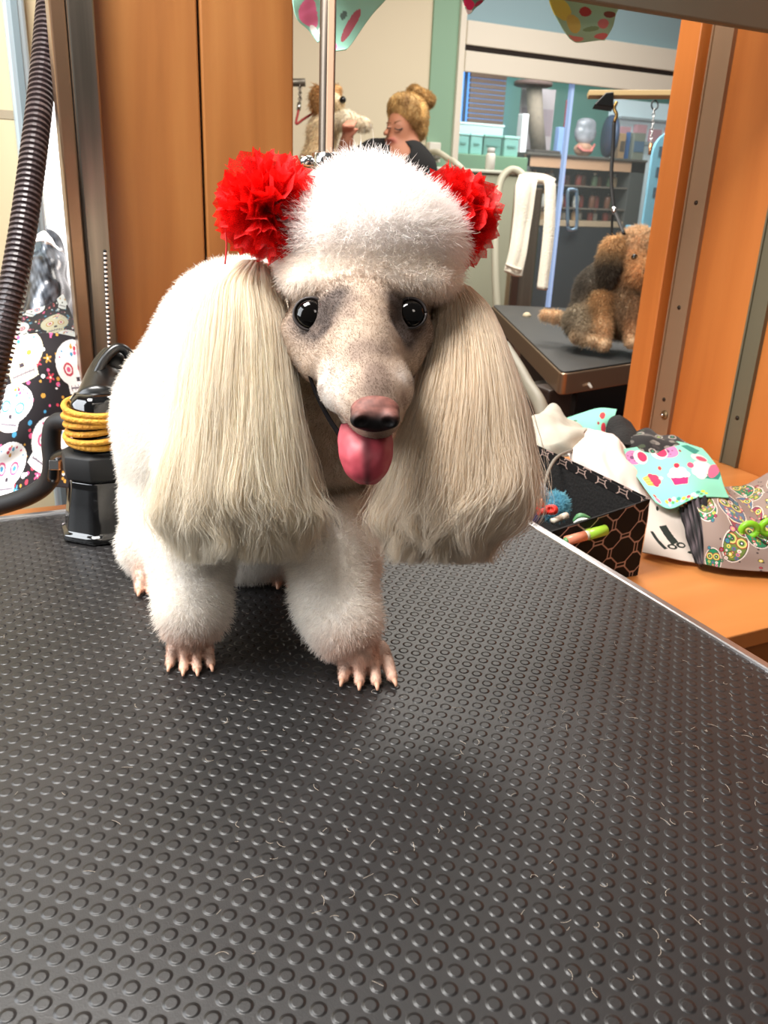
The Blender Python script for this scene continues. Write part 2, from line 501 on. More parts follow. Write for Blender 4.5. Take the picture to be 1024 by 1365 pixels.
# far wall of the salon
YF = 5.0
struct(MB().box((-1.5, YF, 0), (2.67, YF + 0.08, 2.75)).build('wall_far', M_cream))
struct(MB().box((2.67, YF - 0.015, 0), (2.842, YF + 0.08, 2.75)).build('wall_green', M_green))
fr = MB().box((2.842, YF - 0.04, 0), (2.885, YF + 0.08, 2.75)).box((2.885, YF - 0.03, 1.93), (8.5, YF + 0.08, 2.10)).box((2.885, YF - 0.05, 2.03), (8.5, YF - 0.03, 2.16))
fr.box((2.885, YF - 0.05, 1.885), (8.5, YF - 0.03, 2.00))
struct(fr.build('trim_4', M_white, bevel=0.006))
struct(MB().box((2.885, YF - 0.036, 2.002), (8.5, YF - 0.030, 2.030)).build('trim_5', M_dark))
struct(MB().box((2.885, YF, 2.16), (8.5, YF + 0.08, 2.75)).build('wall_transom', M_transom))
struct(MB().box((8.5, 1.5, 0), (8.58, 8.2, 2.75)).build('wall_east', M_teal))
struct(MB().box((-1.5, 8.0, 0), (8.6, 8.1, 2.75)).build('wall_shop', M_teal))
# glass shop front
M_glass = mat('clear_glass', (225, 240, 240), 0.02, alpha=0.05, spec=0.5)
gA = ony(770, 65, YF)[0]
struct(MB().box((2.885, YF + 0.02, 0.02), (gA - 0.012, YF + 0.03, 1.95)).build('window_1', M_glass))
door = struct(MB().box((gA + 0.012, YF + 0.02, 0.02), (gA + 1.0, YF + 0.03, 1.95)).build('door_1', M_glass))
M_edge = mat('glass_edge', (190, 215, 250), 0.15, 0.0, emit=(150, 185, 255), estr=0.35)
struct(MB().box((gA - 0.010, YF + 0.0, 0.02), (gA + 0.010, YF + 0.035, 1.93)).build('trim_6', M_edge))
hp = [ony(x, y, YF - 0.04) for x, y in ((757, 302), (757, 258), (761, 253), (767, 254), (769, 259), (769, 300), (765, 306), (759, 306), (757, 302))]
MB().tube(curve(hp, 50), 0.011, 10).build('door_handle', mat('satin_handle', (150, 178, 200), 0.3, 0.5), door, smooth=True)

# shop window and its slatted blind
a, b_ = ony(604, 150, 7.95), ony(676, 68, 7.95)
M_sky = mat('daylight_pane', (90, 150, 220), 0.4, emit=(95, 165, 245), estr=1.6)
w2 = struct(MB().box((a[0], 7.93, 1.25), (b_[0], 7.96, 2.42)).build('window_2', M_sky))
MB().box((a[0] - 0.05, 7.91, 1.20), (a[0] + 0.0, 7.97, 2.46)).box((a[0], 7.91, 1.20), (b_[0], 7.97, 1.25)).box((a[0] + 0.09, 7.91, 1.25), (a[0] + 0.12, 7.97, 2.42)).box((a[0], 7.91, 1.62), (a[0] + 0.12, 7.97, 1.65)).build('window_frame', mat('navy_frame', (46, 78, 112), 0.5), w2)
bl = thing('window_blind', 'brown slatted blind drawn over the bluish shop window', 'blind', (a[0] + .5, 7.88, 2.4))
p0, p1 = ony(623, 160, 7.86), ony(677, 74, 7.86)
mb = MB()
zt, zb = p1[2], ony(623, 163, 7.86)[2]
nsl = 14
for i in range(nsl):
    z = zb + (zt - zb) * i / nsl
    mb.box((p0[0], 7.84, z), (p1[0], 7.875, z + (zt - zb) / nsl * 0.86))
mb.build('slat_panel', mat('blind_brown', (150, 122, 104), 0.6), bl, bevel=0.004)
MB().box((p0[0] - .02, 7.83, zt), (p1[0] + .02, 7.88, zt + .05)).build('headrail', mat('headrail_brown', (128, 112, 96), .5), bl)

# ================================================================== counter, standards, post
ct = thing('countertop', 'orange wooden countertop under the fabric pile beside the grooming table', 'countertop', (0.9, 1.0, 0.68))
MB().prism([(-0.6, 1.12), (0.66, 1.12), (0.66, 0.632), (1.371, 0.632), (1.371, 1.418), (0.208, 1.418), (0.208, 1.373), (-0.6, 1.373)], 0.676, 0.70).build('worktop', M_counter, ct, bevel=0.002)
MB().prism([(0.675, 1.12), (0.675, 0.648), (1.369, 0.648), (1.369, 0.668), (0.70, 0.668), (0.70, 1.14), (-0.6, 1.14), (-0.6, 1.12)], 0.0, 0.676).build('front_panel', M_orangeL, ct)

def standard(name, y0, y1, z0, z1, mt, label, holes):
    x = 1.372
    t = thing(name, label, 'shelf standard', (x, (y0 + y1) / 2, z0), 'shelf standards on the orange side panel')
    MB().box((x - 0.006, y0, z0), (x, y1, z1)).box((x - 0.010, y0, z0), (x - 0.006, y0 + 0.004, z1)).box((x - 0.010, y1 - 0.004, z0), (x - 0.006, y1, z1)).build('channel', mt, t)
    for z in holes:
        MB().lathe([(0.0025, 0), (0.0048, 0), (0.0035, 0.002), (0.001, 0.0025)], (x - 0.006, (y0 + y1) / 2, z), 12, np.array([[0, 1, 0], [0, 0, 1], [-1, 0, 0]])).build('screw', mat('screw_dark', (52, 42, 34), .4, .7), t, smooth=True)
standard('shelf_standard', 1.345, 1.402, 0.701, 1.74, M_standard, 'pale metal shelf standard running up beside the bright orange stile', [0.79, 0.99, 1.20])
ya, yb = onx(985, 620, 1.372)[1], onx(962, 620, 1.372)[1]
standard('shelf_standard', min(ya, yb), max(ya, yb), 0.701, 1.74, M_standard2, 'olive grey shelf standard at the picture edge, farther from the opening', [0.80])
pz = onx(888, 553, 1.37)
kn = thing('shelf_peg', 'small metal shelf peg on the orange side panel above the cupcake fabric', 'shelf peg', pz)
MB().lathe([(0.004, 0), (0.011, 0.001), (0.010, 0.006), (0.004, 0.008)], pz, 16, np.array([[0, 1, 0], [0, 0, 1], [-1, 0, 0]])).build('flange', mat('peg_grey', (120, 98, 70), .4, .7), kn, smooth=True)
MB().lathe([(0.003, 0.008), (0.0045, 0.009), (0.003, 0.014)], pz, 10, np.array([[0, 1, 0], [0, 0, 1], [-1, 0, 0]])).build('pin', M_chrome, kn, smooth=True)

# steel corner post, with the beaded pull chain on its right edge
po = thing('steel_post', 'tall brushed steel corner post between the hose and the maple boards', 'post', (0.18, 1.40, 0.0))
MB().box((0.170, 1.375, 0.0), (0.206, 1.43, 2.2)).build('face_plate', M_steel, po, bevel=0.003)
MB().box((0.148, 1.385, 0.0), (0.1695, 1.43, 2.2)).build('edge_channel', M_steelB, po, bevel=0.003)
ch = thing('bead_chain', 'thin beaded white and black pull chain hanging beside the steel post', 'chain', ony(142, 330, 1.37))
mb = MB(); mb2 = MB()
zc0, zc1 = ony(140, 335, 1.37), ony(146, 470, 1.37)
for i in range(46):
    p = zc0 + (zc1 - zc0) * i / 46
    (mb if i % 2 else mb2).lathe([(0.0004, -0.0024), (0.0022, -0.0015), (0.0026, 0), (0.0022, 0.0015), (0.0004, 0.0024)], p, 8)
mb.build('bead', mat('bead_white', (235, 228, 220), .3), ch, smooth=True); mb2.build('link', M_blackmatte, ch, smooth=True)

# ================================================================== left: tile wall seen past the post, hose, fabrics
YT = 1.75
tw = struct(MB().box((-1.2, YT, 0.0), (0.30, YT + 0.05, 2.4)).build('wall_left', M_tilew))
gz = ony(14, 153, YT)[2]
struct(MB().box((-1.2, YT - 0.0015, gz - 0.007), (ony(30, 153, YT)[0], YT + 0.001, gz + 0.007)).build('trim_7', M_grout))
p = ony(32, 150, YT - 0.03)
rail = thing('wall_rail', 'pale blue grey metal rail standing against the cream tiles behind the hose', 'rail', (p[0], YT - 0.02, 0))
MB().box((p[0] - 0.016, YT - 0.03, 0.0), (p[0] + 0.018, YT - 0.004, 2.4)).build('upright', M_bluegrey, rail, bevel=0.005)
MB().box((p[0] - 0.004, YT - 0.034, 0.0), (p[0] + 0.006, YT - 0.03, 2.4)).build('groove_shade', mat('rail_shadow', (120, 136, 142), .5, .4), rail)  # darker strip laid on the rail as a groove's shade
q = ony(60, 110, YT - 0.01)
struct(MB().box((ony(52, 200, YT)[0], YT - 0.012, 0.75), (0.30, YT - 0.004, ony(78, 100, YT)[2])).build('glow_backdrop', mat('bright_pane', (250, 250, 252), 0.4, emit=(255, 255, 255), estr=1.5)))  # glowing backdrop stands in for the white glare past the post

# crumpled black bag
def bag_paint(u, v):
    P = np.stack([u * 5, v * 5], -1)
    n = wave_noise(P, 6, 3, 14) + wave_noise(P, 17, 4, 12) * 0.7
    t = np.clip(n * 0.7 + 0.45, 0, 1)[:, None]
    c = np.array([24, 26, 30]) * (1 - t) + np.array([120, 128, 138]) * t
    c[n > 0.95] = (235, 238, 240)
    return c
dB = 1.58
patch('black_bag', [[(20, 285, dB + .1), (50, 298, dB), (78, 310, dB), (100, 330, dB + .06)], [(15, 340, dB), (50, 340, dB - .06), (78, 350, dB - .04), (100, 360, dB + .06)],
      [(12, 400, dB - .02), (45, 400, dB - .08), (80, 400, dB - .06), (104, 410, dB + .05)], [(10, 470, dB), (45, 470, dB - .05), (85, 470, dB - .05), (110, 470, dB)]],
      vcmat('bag_film', 0.25, spec=.6), nu=70, nv=70, noise=0.012, nscale=70, seed=5, paint=bag_paint)
tag(bpy.data.objects['black_bag'], 'crumpled shiny black and grey bag behind the skull print fabric', 'bag')
# white paper scrap on the bag
patch('paper_scrap', [[(42, 322, 1.44), (52, 312, 1.44), (60, 308, 1.44), (70, 316, 1.44)], [(44, 324, 1.44), (54, 320, 1.43), (66, 322, 1.43), (80, 334, 1.43)], [(54, 322, 1.44), (60, 322, 1.43), (70, 330, 1.44), (84, 338, 1.44)]],
      mat('white_paper', (250, 250, 250), .5), nu=16, nv=16, noise=.004, nscale=90, solid=.001)
tag(bpy.data.objects['paper_scrap'], 'small torn white scrap lying on the crumpled black bag', 'paper scrap')

# corrugated hose
hz = [at(72, -60, 1.30), at(64, 20, 1.27), at(56, 110, 1.24), at(44, 210, 1.20), at(30, 310, 1.17), at(12, 410, 1.15), at(-8, 500, 1.16), at(-30, 600, 1.2)]
hp = curve(hz, 900)
ho = thing('vacuum_hose', 'dark ribbed vacuum hose hanging diagonally left of the steel post', 'hose', hz[-1])
rr = 0.0165 + 0.0022 * np.sign(np.sin(np.arange(900) * 2 * math.pi / 9.0)) 
MB().tube(hp, rr, 20).build('ribbed_tube', mat('hose_plastic', (66, 54, 54), 0.38), ho, smooth=False)
MB().tube([hz[0] - (hz[1] - hz[0]) * 0.15, hz[0], hz[0] + (hz[1] - hz[0]) * 0.3], 0.021, 20).build('cuff', M_black, ho, smooth=True)

# sugar skull print
def skull_paint(seed, nm, sc=1.0):
    g = np.random.default_rng(seed)
    S = []
    for i in range(nm):
        for _ in range(60):
            c = g.random(2)
            r = g.uniform(0.11, 0.16) / sc
            if all(np.hypot(*(c - q[0])) > (r + q[1]) * 0.95 for q in S): S.append((c, r, g.uniform(-.6, .6), g.random())); break
    dots = g.random((170, 3))
    flowers = g.random((26, 3))
    def f(u, v):
        C = np.tile(np.array([30, 24, 28.0]), (len(u), 1))
        pal = np.array([(226, 92, 140), (70, 150, 190), (240, 240, 240), (206, 150, 60), (196, 60, 80)], float)
        for x, y, k in dots:
            m_ = np.hypot(u - x, v - y) < (0.006 + 0.010 * k) / sc ** .5
            C[m_] = pal[int(k * 977) % 5]
        for x, y, k in flowers:
            du, dv = u - x, v - y; r_ = np.hypot(du, dv); th = np.arctan2(dv, du)
            m_ = r_ < (0.030 + 0.008 * k) * (0.65 + 0.35 * np.cos(5 * th + k * 6))
            C[m_] = pal[int(k * 313) % 5]; C[r_ < .007] = (245, 230, 200)
        for (c, r, a, k) in S:
            du, dv = u - c[0], v - c[1]
            x = (du * math.cos(a) + dv * math.sin(a)) / r; y = (-du * math.sin(a) + dv * math.cos(a)) / r
            head = (x ** 2 / 0.95 + (y + .18) ** 2 / 0.72 < 1) | ((np.abs(x) < .55) & (y > 0) & (y < .98 - .3 * x ** 2))
            white = np.array([250, 247, 247.0]) if k < .75 else np.array([222, 210, 180.0])
            C[head] = white
            for ex in (-.38, .38):
                e = np.hypot(x - ex, (y + .02) * 1.0)
                C[head & (e < .25)] = pal[int(k * 100) % 5]; C[head & (e < .17)] = (250, 240, 240); C[head & (e < .10)] = pal[(int(k * 100) + 1) % 5]
            C[head & (np.abs(x) < .09 - .0 * y) & (y > .28) & (y < .44)] = (60, 50, 60)
            C[head & (np.abs(y - .68) < .035) & (np.abs(x) < .45)] = (120, 110, 120)
            C[head & (np.abs(y - .68) < .11) & (np.abs(((x * 6) % 1) - .5) < .09) & (np.abs(x) < .45)] = (120, 110, 120)
            for j in range(5):
                aa = j * 1.256 + k
                C[head & (np.hypot(x - .16 * math.cos(aa), y + .66 - .13 * math.sin(aa)) < .075)] = pal[(j + int(k * 7)) % 5]
            for j in range(7):
                aa = -2.7 + j * .37
                C[head & (np.hypot(x - .80 * math.cos(aa), y + .2 - .66 * math.sin(aa)) < .045)] = pal[j % 5]
        return C
    return f
M_cloth = vcmat('printed_cotton', 0.85, sheen=0.1)
patch('skull_fabric', [[(-40, 470, 1.36), (0, 452, 1.35), (60, 445, 1.35), (108, 452, 1.38)], [(-44, 530, 1.30), (0, 515, 1.30), (60, 510, 1.29), (112, 520, 1.34)],
      [(-44, 600, 1.26), (0, 590, 1.25), (55, 575, 1.25), (110, 580, 1.30)], [(-40, 690, 1.19), (0, 668, 1.20), (45, 650, 1.21), (98, 650, 1.24)]], M_cloth, nu=200, nv=260, noise=.006, nscale=45, seed=8, paint=skull_paint(3, 12, 0.78))
tag(bpy.data.objects['skull_fabric'], 'black cotton fabric printed with large white sugar skulls, draped below the hose', 'fabric')
patch('skull_fabric', [[(20, 418, 1.47), (45, 412, 1.45), (70, 402, 1.45), (84, 392, 1.47)], [(16, 445, 1.43), (42, 440, 1.41), (74, 430, 1.41), (100, 428, 1.44)], [(8, 490, 1.38), (40, 480, 1.37), (76, 462, 1.37), (108, 455, 1.40)]],
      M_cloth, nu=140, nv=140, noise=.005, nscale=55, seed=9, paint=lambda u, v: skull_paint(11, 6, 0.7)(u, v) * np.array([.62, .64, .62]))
tag(bpy.data.objects['skull_fabric.001'], 'dim folded end of skull print fabric, tucked up under the crumpled black bag', 'fabric')

# ================================================================== grooming table
gt = thing('grooming_table', 'large grooming table with studded black rubber top and aluminium rim, under the white poodle', 'table', (0.1, 0.6, 0.0))
TX0, TX1, TY0, TY1 = -0.62, 0.622, -0.12, 1.064
top = MB().box((TX0, TY0, 0.770), (TX1, TY1, 0.800)).build('rubber_top', M_rubber, gt)
rim = MB()
rim.box((TX0 - .012, TY1, 0.762), (TX1 + .012, TY1 + .012, 0.8025)).box((TX1, TY0 - .012, 0.762), (TX1 + .012, TY1, 0.8025)).box((TX0 - .012, TY0, 0.762), (TX0, TY1, 0.8025)).box((TX0 - .012, TY0 - .012, 0.762), (TX1, TY0, 0.8025))
rim.build('rim', M_alu, gt, bevel=0.0025)
for x in (-0.5, 0.5):
    for y in (0.0, 0.94):
        MB().tube([(x, y, 0.762), (x, y, 0.02)], 0.018, 12).lathe([(0.018, 0), (0.026, 0.002), (0.026, 0.02), (0.018, 0.03)], (x, y, 0), 14).build('leg', M_steel, gt, smooth=True)

# loose clippings on the mat
g = np.random.default_rng(12)
n = 1500
xy = np.stack([g.uniform(-0.05, 0.60, n), g.uniform(0.22, 1.0, n)], 1)
keep = g.random(n) < np.clip(0.25 + (xy[:, 0] - 0.2) * 1.2 + (0.6 - xy[:, 1]) * .6, .08, 1)
xy = xy[keep]; n = len(xy)
a_ = g.uniform(0, 6.28, n); L_ = g.uniform(.002, .009, n); t = np.linspace(-.5, .5, 5)
cv = g.normal(0, .8, n)
P = np.empty((n, 5, 3))
for k in range(5):
    an = a_ + cv * t[k]
    P[:, k, 0] = xy[:, 0] + np.cos(an) * L_ * t[k]; P[:, k, 1] = xy[:, 1] + np.sin(an) * L_ * t[k]; P[:, k, 2] = .8014
o = hair('hair_clippings', P, .00012, hairmat('clippings', .2), None, np.tile(np.array([[186, 172, 156.0]]), (n, 1)))
tag(o, 'fine pale dog hair clippings scattered over the black rubber table top', 'hair clippings', kind='stuff')

# grooming arm rising behind the poodle
b0 = np.array([ony(436, 120, TY1 + 0.026)[0], TY1 + 0.026, 0.74])
pt = ony(434, 0, b0[1]); zt = pt[2] + 0.25
ga = thing('grooming_post', 'slim steel grooming arm post clamped to the table edge behind the poodle', 'grooming arm', b0)
MB().tube([b0, b0 + ZZ * .3, b0 + ZZ * .6, (b0[0], b0[1], zt)], 0.0100, 18).build('pole', mat('pole_steel', (104, 94, 84), .38, .9), ga, smooth=True)
MB().box((.0005, -.0118, .78), (.0092, -.0060, zt), axes=np.array([RH, FH, ZZ]), org=(b0[0], b0[1], 0)).build('pole_strip', mat('tan_strip', (176, 142, 116), .6), ga, bevel=.001)  # tan strip up the right side of the pole
MB().box((b0[0] - .02, b0[1] - .012, .735), (b0[0] + .02, b0[1] + .014, .775)).box((b0[0] - .015, b0[1] - .07, .735), (b0[0] + .015, b0[1], .75)).build('clamp', M_steel, ga, bevel=.003)
zc = ony(420, 215, b0[1])[2]
MB().lathe([(0.0118, -.012), (.018, -.010), (.018, .010), (.0118, .012)], (b0[0], b0[1], zc), 20).tube([np.array([b0[0], b0[1], zc]) - RH * .015, np.array([b0[0], b0[1], zc]) - RH * .032], [.006, .008], 12).build('collar', M_chrome, ga, smooth=True)
# ================================================================== the poodle
def K(S, p, q, k=.02, **a):
    """tapered limb between two (px,py,depth,radius px)"""
    S.cone(at(*p[:3]), at(*q[:3]), p[3] * p[2] / F, q[3] * q[2] / F, k, **a)
def B(S, p, k=.02, **a):
    S.ball(at(*p[:3]), p[3] * p[2] / F, k, **a)
def EL(S, px, py, d, rx, ry, rz, k=.02, tilt=0.0, **a):
    c, s_ = math.cos(tilt), math.sin(tilt)
    ax = np.array([RT * c + UP * s_, UP * c - RT * s_, FW])
    S.ell(at(px, py, d), np.array([rx, ry, rz]) * d / F, ax, k, **a)

WHT = (246, 241, 234)
PD = Sdf()
FB, FLG = dict(fl=.0095), dict(fl=.0095)
# trunk
K(PD, (268, 655, .97, 98), (285, 560, .935, 116), .03, **FB)
K(PD, (285, 560, .935, 116), (325, 462, .89, 100), .03, **FB)
K(PD, (325, 462, .89, 100), (420, 560, .84, 84), .03, **FB)
K(PD, (420, 560, .84, 84), (430, 640, .82, 74), .03, **FB)
K(PD, (400, 640, .85, 84), (320, 700, .93, 84), .03, **FB)
# haunches and hind feet
K(PD, (236, 690, .93, 66), (212, 722, .915, 48), .02, **FB)
K(PD, (206, 730, .905, 38), (203, 768, .885, 19), .012, **FLG)
K(PD, (340, 715, .95, 62), (364, 735, .93, 42), .02, **FB)
K(PD, (364, 740, .92, 34), (380, 752, .905, 24), .012, **FLG)
# front legs
K(PD, (275, 610, .84, 58), (256, 720, .775, 49), .025, **FLG)
K(PD, (256, 720, .775, 49), (257, 812, .750, 45), .02, **FLG)
K(PD, (420, 640, .82, 62), (446, 740, .775, 50), .025, **FLG)
K(PD, (446, 740, .775, 50), (446, 795, .757, 45), .02, **FLG)
K(PD, (446, 795, .757, 45), (458, 830, .744, 46), .02, **FLG)
# neck
K(PD, (395, 560, .85, 70), (455, 470, .785, 74), .025, fl=.010, ink=(226, 214, 200))
K(PD, (440, 655, .80, 56), (440, 560, .785, 62), .02, fl=.007, ink=(222, 208, 192))
# head: skull, topknot dome, brow, cheeks, muzzle
SK = (184, 162, 142)
EL(PD, 480, 415, .745, 92, 88, 90, .02, fl=.0026, ink=SK)
EL(PD, 493, 326, .742, 122, 66, 100, .03, fl=.014, ink=(250, 244, 240))
EL(PD, 491, 292, .745, 78, 44, 72, .03, fl=.015, ink=(252, 247, 244))
EL(PD, 484, 256, .745, 40, 24, 40, .03, fl=.017, ink=(252, 247, 244))
EL(PD, 492, 372, .722, 115, 30, 60, .015, fl=.011, ink=(246, 238, 228))
EL(PD, 488, 377, .698, 106, 16, 26, .012, fl=.009, ink=(244, 234, 224))
K(PD, (404, 452, .715, 36), (430, 482, .700, 32), .018, fl=.0028, ink=SK)
K(PD, (548, 448, .715, 30), (534, 482, .700, 26), .018, fl=.0028, ink=SK)
K(PD, (480, 440, .694, 62), (497, 535, .652, 38), .02, fl=.0024, ink=SK)
K(PD, (497, 535, .652, 38), (501, 552, .645, 32), .015, fl=.002, ink=SK)
B(PD, (457, 518, .672, 32), .015, fl=.0026, ink=(224, 216, 208))
B(PD, (522, 518, .668, 28), .015, fl=.0026, ink=(212, 200, 188))
# eye hollows
for e in ((414, 424, .668), (549, 421, .672)):
    EL(PD, *e, 24, 21, 12, .010, sub=1)
# lower jaw
K(PD, (466, 512, .715, 34), (483, 570, .680, 20), .008, fl=.002, ink=(206, 188, 172))
# shaved paws with toes
PAW = (214, 176, 154)
def paw(cx, cy, base, wide, fl, spread, n=4, r=9.5, fwd=22, lean=0.0):
    """toes fan from the ankle to the table, each a short bent chain"""
    A = np.array(base[:2] + (0.0,)); T = []
    for i in range(n):
        u = (i - (n - 1) / 2) / (n - 1) * 2
        tip = onz(cx + u * wide + lean, cy + fwd * (1 - .28 * u * u), .8)
        root = onz(cx + u * wide * .62, cy - 12, .8)
        d = float((tip - CAM) @ FW)
        rr = r * d / F
        k1 = root + ZZ * rr * 3.0; k2 = (root * .45 + tip * .55) + ZZ * rr * 2.2; k3 = tip + ZZ * rr * .95
        PD.cone(k1, k2, rr * 1.15, rr, .0016, fl=.0036, ink=(240, 226, 216))
        PD.cone(k2, k3, rr, rr * .85, .0014, fl=.0018, ink=(222, 180, 156))
        dirn = (tip - root); dirn /= np.linalg.norm(dirn)
        ks = (k1, k2, k3, rr)
        if i: GROOVE.append((prev, ks))
        prev = ks
        T.append((k3 + dirn * rr * .5, dirn, rr))
    return T
CL = []; GROOVE = []
CL += paw(254, 874, (254, 850), 27, .01, 1, fwd=24, r=7.6)
K(PD, (255, 838, .748, 26), (254, 852, .745, 20), .010, fl=.003, ink=PAW)
CL += paw(486, 896, (470, 860), 33, .01, 1, fwd=20, lean=4, r=8.4)
K(PD, (464, 850, .738, 30), (480, 870, .733, 22), .010, fl=.003, ink=PAW)
CL += paw(202, 786, (203, 770), 15, .01, 1, n=3, r=8, fwd=8)
CL += paw(388, 772, (380, 755), 16, .01, 1, n=3, r=8, fwd=14)

for (p_, q_) in GROOVE:
    up_ = ZZ * p_[3] * .75 - FH * .0
    PD.cone((p_[0] + q_[0]) / 2 * .35 + (p_[1] + q_[1]) / 2 * .65 + up_, (p_[2] + q_[2]) / 2 + up_, p_[3] * .20, p_[3] * .50, .0022, sub=1)

def near(P, px, py, d, r):
    return np.exp(-((P - at(px, py, d)) ** 2).sum(-1) / (r * d / F) ** 2)

def pd_color(V):
    C = PD.field(V, 'ink', WHT, .005)
    n = wave_noise(V, 190, 5, 24)[:, None]; n2 = wave_noise(V, 420, 6, 24)[:, None]
    L = PD.field(V, 'fl', .014, .005)
    face = np.clip((.006 - L) / .003, 0, 1)[:, None]
    C = C * (1 + face * (n * .08 + n2 * .05))
    dk = 0
    for e in ((447, 414, .675, 22), (459, 402, .674, 16), (450, 434, .674, 15), (414, 424, .692, 27), (432, 446, .684, 18), (548, 424, .690, 27), (524, 432, .676, 17), (535, 452, .682, 17), (522, 404, .680, 15)):
        dk = dk + near(V, *e)
    dk = np.clip(dk * 1.5, 0, .95)[:, None] * face
    C = C * (1 - dk) + np.array([70, 58, 52]) * dk
    br = np.clip(near(V, 503, 520, .630, 22) + .95 * near(V, 502, 498, .638, 20) + .6 * near(V, 480, 470, .650, 18) + .6 * near(V, 508, 466, .652, 17) + .4 * near(V, 452, 405, .69, 16), 0, .85)[:, None] * face
    C = C * (1 - br) + np.array([112, 92, 80]) * br
    wl = np.clip(.5 * near(V, 456, 536, .648, 18) + .7 * near(V, 532, 505, .650, 15) + .6 * near(V, 404, 484, .70, 14) + .5 * near(V, 470, 440, .68, 14), 0, .85)[:, None] * face * (0.7 + .5 * n2)
    C = C * (1 - wl) + np.array([240, 236, 234]) * wl
    # greyish arc low on the throat paints in the shaved edge's shadow
    bl = np.clip(wave_noise(V, 330, 12, 30)[:, None] * 1.1 - .05, 0, .45) * face
    C = C * (1 - bl) + np.array([128, 108, 96]) * bl
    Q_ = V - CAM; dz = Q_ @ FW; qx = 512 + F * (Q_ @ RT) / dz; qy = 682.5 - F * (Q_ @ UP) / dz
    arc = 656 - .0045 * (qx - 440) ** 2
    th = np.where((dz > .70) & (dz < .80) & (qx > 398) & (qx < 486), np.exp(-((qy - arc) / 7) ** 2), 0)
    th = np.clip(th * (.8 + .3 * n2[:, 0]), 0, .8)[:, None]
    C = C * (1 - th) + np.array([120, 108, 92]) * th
    return C

M_skin = vcmat('dog_coat', .75, sheen=.1)
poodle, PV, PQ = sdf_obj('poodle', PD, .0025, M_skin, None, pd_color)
for v_ in poodle.data.vertices:
    if v_.co.z < .8006: v_.co.z = .8006
tag(poodle, 'white poodle with trimmed coat and long ears, sitting on the studded black grooming table', 'dog')
M_hair = hairmat('white_fur', .5); M_silk = hairmat('silky_fringe', .58, .5)

def pd_weight(c):
    L = PD.field(c, 'fl', .014, .008)
    return np.where(L < .006, 3.2, 1.0)
NF = 340000
P0 = sample(PV, PQ, NF, 3, pd_weight)
N0 = PD.grad(P0)
# turn away strands on the far side and inside the ground
L0 = PD.field(P0, 'fl', .014, .005)
keep = (P0[:, 2] > .803) & ((N0 @ -FW > -.55) | (rng.random(NF) < .25))
P0, N0, L0 = P0[keep], N0[keep], L0[keep]
# keep the eyes, nose and mouth clear
for e in ((414, 424, .69, 19), (549, 421, .69, 18)):
    q = np.linalg.norm(P0 - at(*e[:3]), axis=1) > e[3] * e[2] / F * 1.15
    P0, N0, L0 = P0[q], N0[q], L0[q]
comb = np.zeros_like(P0)
body = L0 > .006
comb[body] = np.array([0, 0, -.35])
# topknot brushed up and out
topk = body & (near(P0, 490, 270, .74, 130) > .35) & (P0[:, 2] > at(490, 395, .70)[2])
comb[topk] = ZZ * .18
face = ~body
fdir = at(500, 555, .64) - at(480, 420, .71); fdir /= np.linalg.norm(fdir)
comb[face] = -fdir * 1.2
paws = face & (P0[:, 2] < .86)
comb[paws] = -FH * .8 - ZZ * .4
Lr = L0 * rng.uniform(.55, 1.12, len(P0))
Lr *= np.where(topk, rng.uniform(.75, 1.25, len(P0)), 1)
clump = wave_noise(P0, 170, 9, 12)
Lr *= 1 + .14 * clump * body
cdir = np.stack([wave_noise(P0, 150, 31 + i, 10) for i in range(3)], -1) * .14
cdir[face] *= .2
ST = strands(P0, N0, Lr, comb + cdir, 6, .26, .18, .14, 4)
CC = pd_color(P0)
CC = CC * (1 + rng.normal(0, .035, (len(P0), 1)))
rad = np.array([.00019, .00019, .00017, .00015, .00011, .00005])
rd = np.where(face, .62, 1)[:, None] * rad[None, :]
hair('fur_coat', ST, rd, M_hair, poodle, CC)

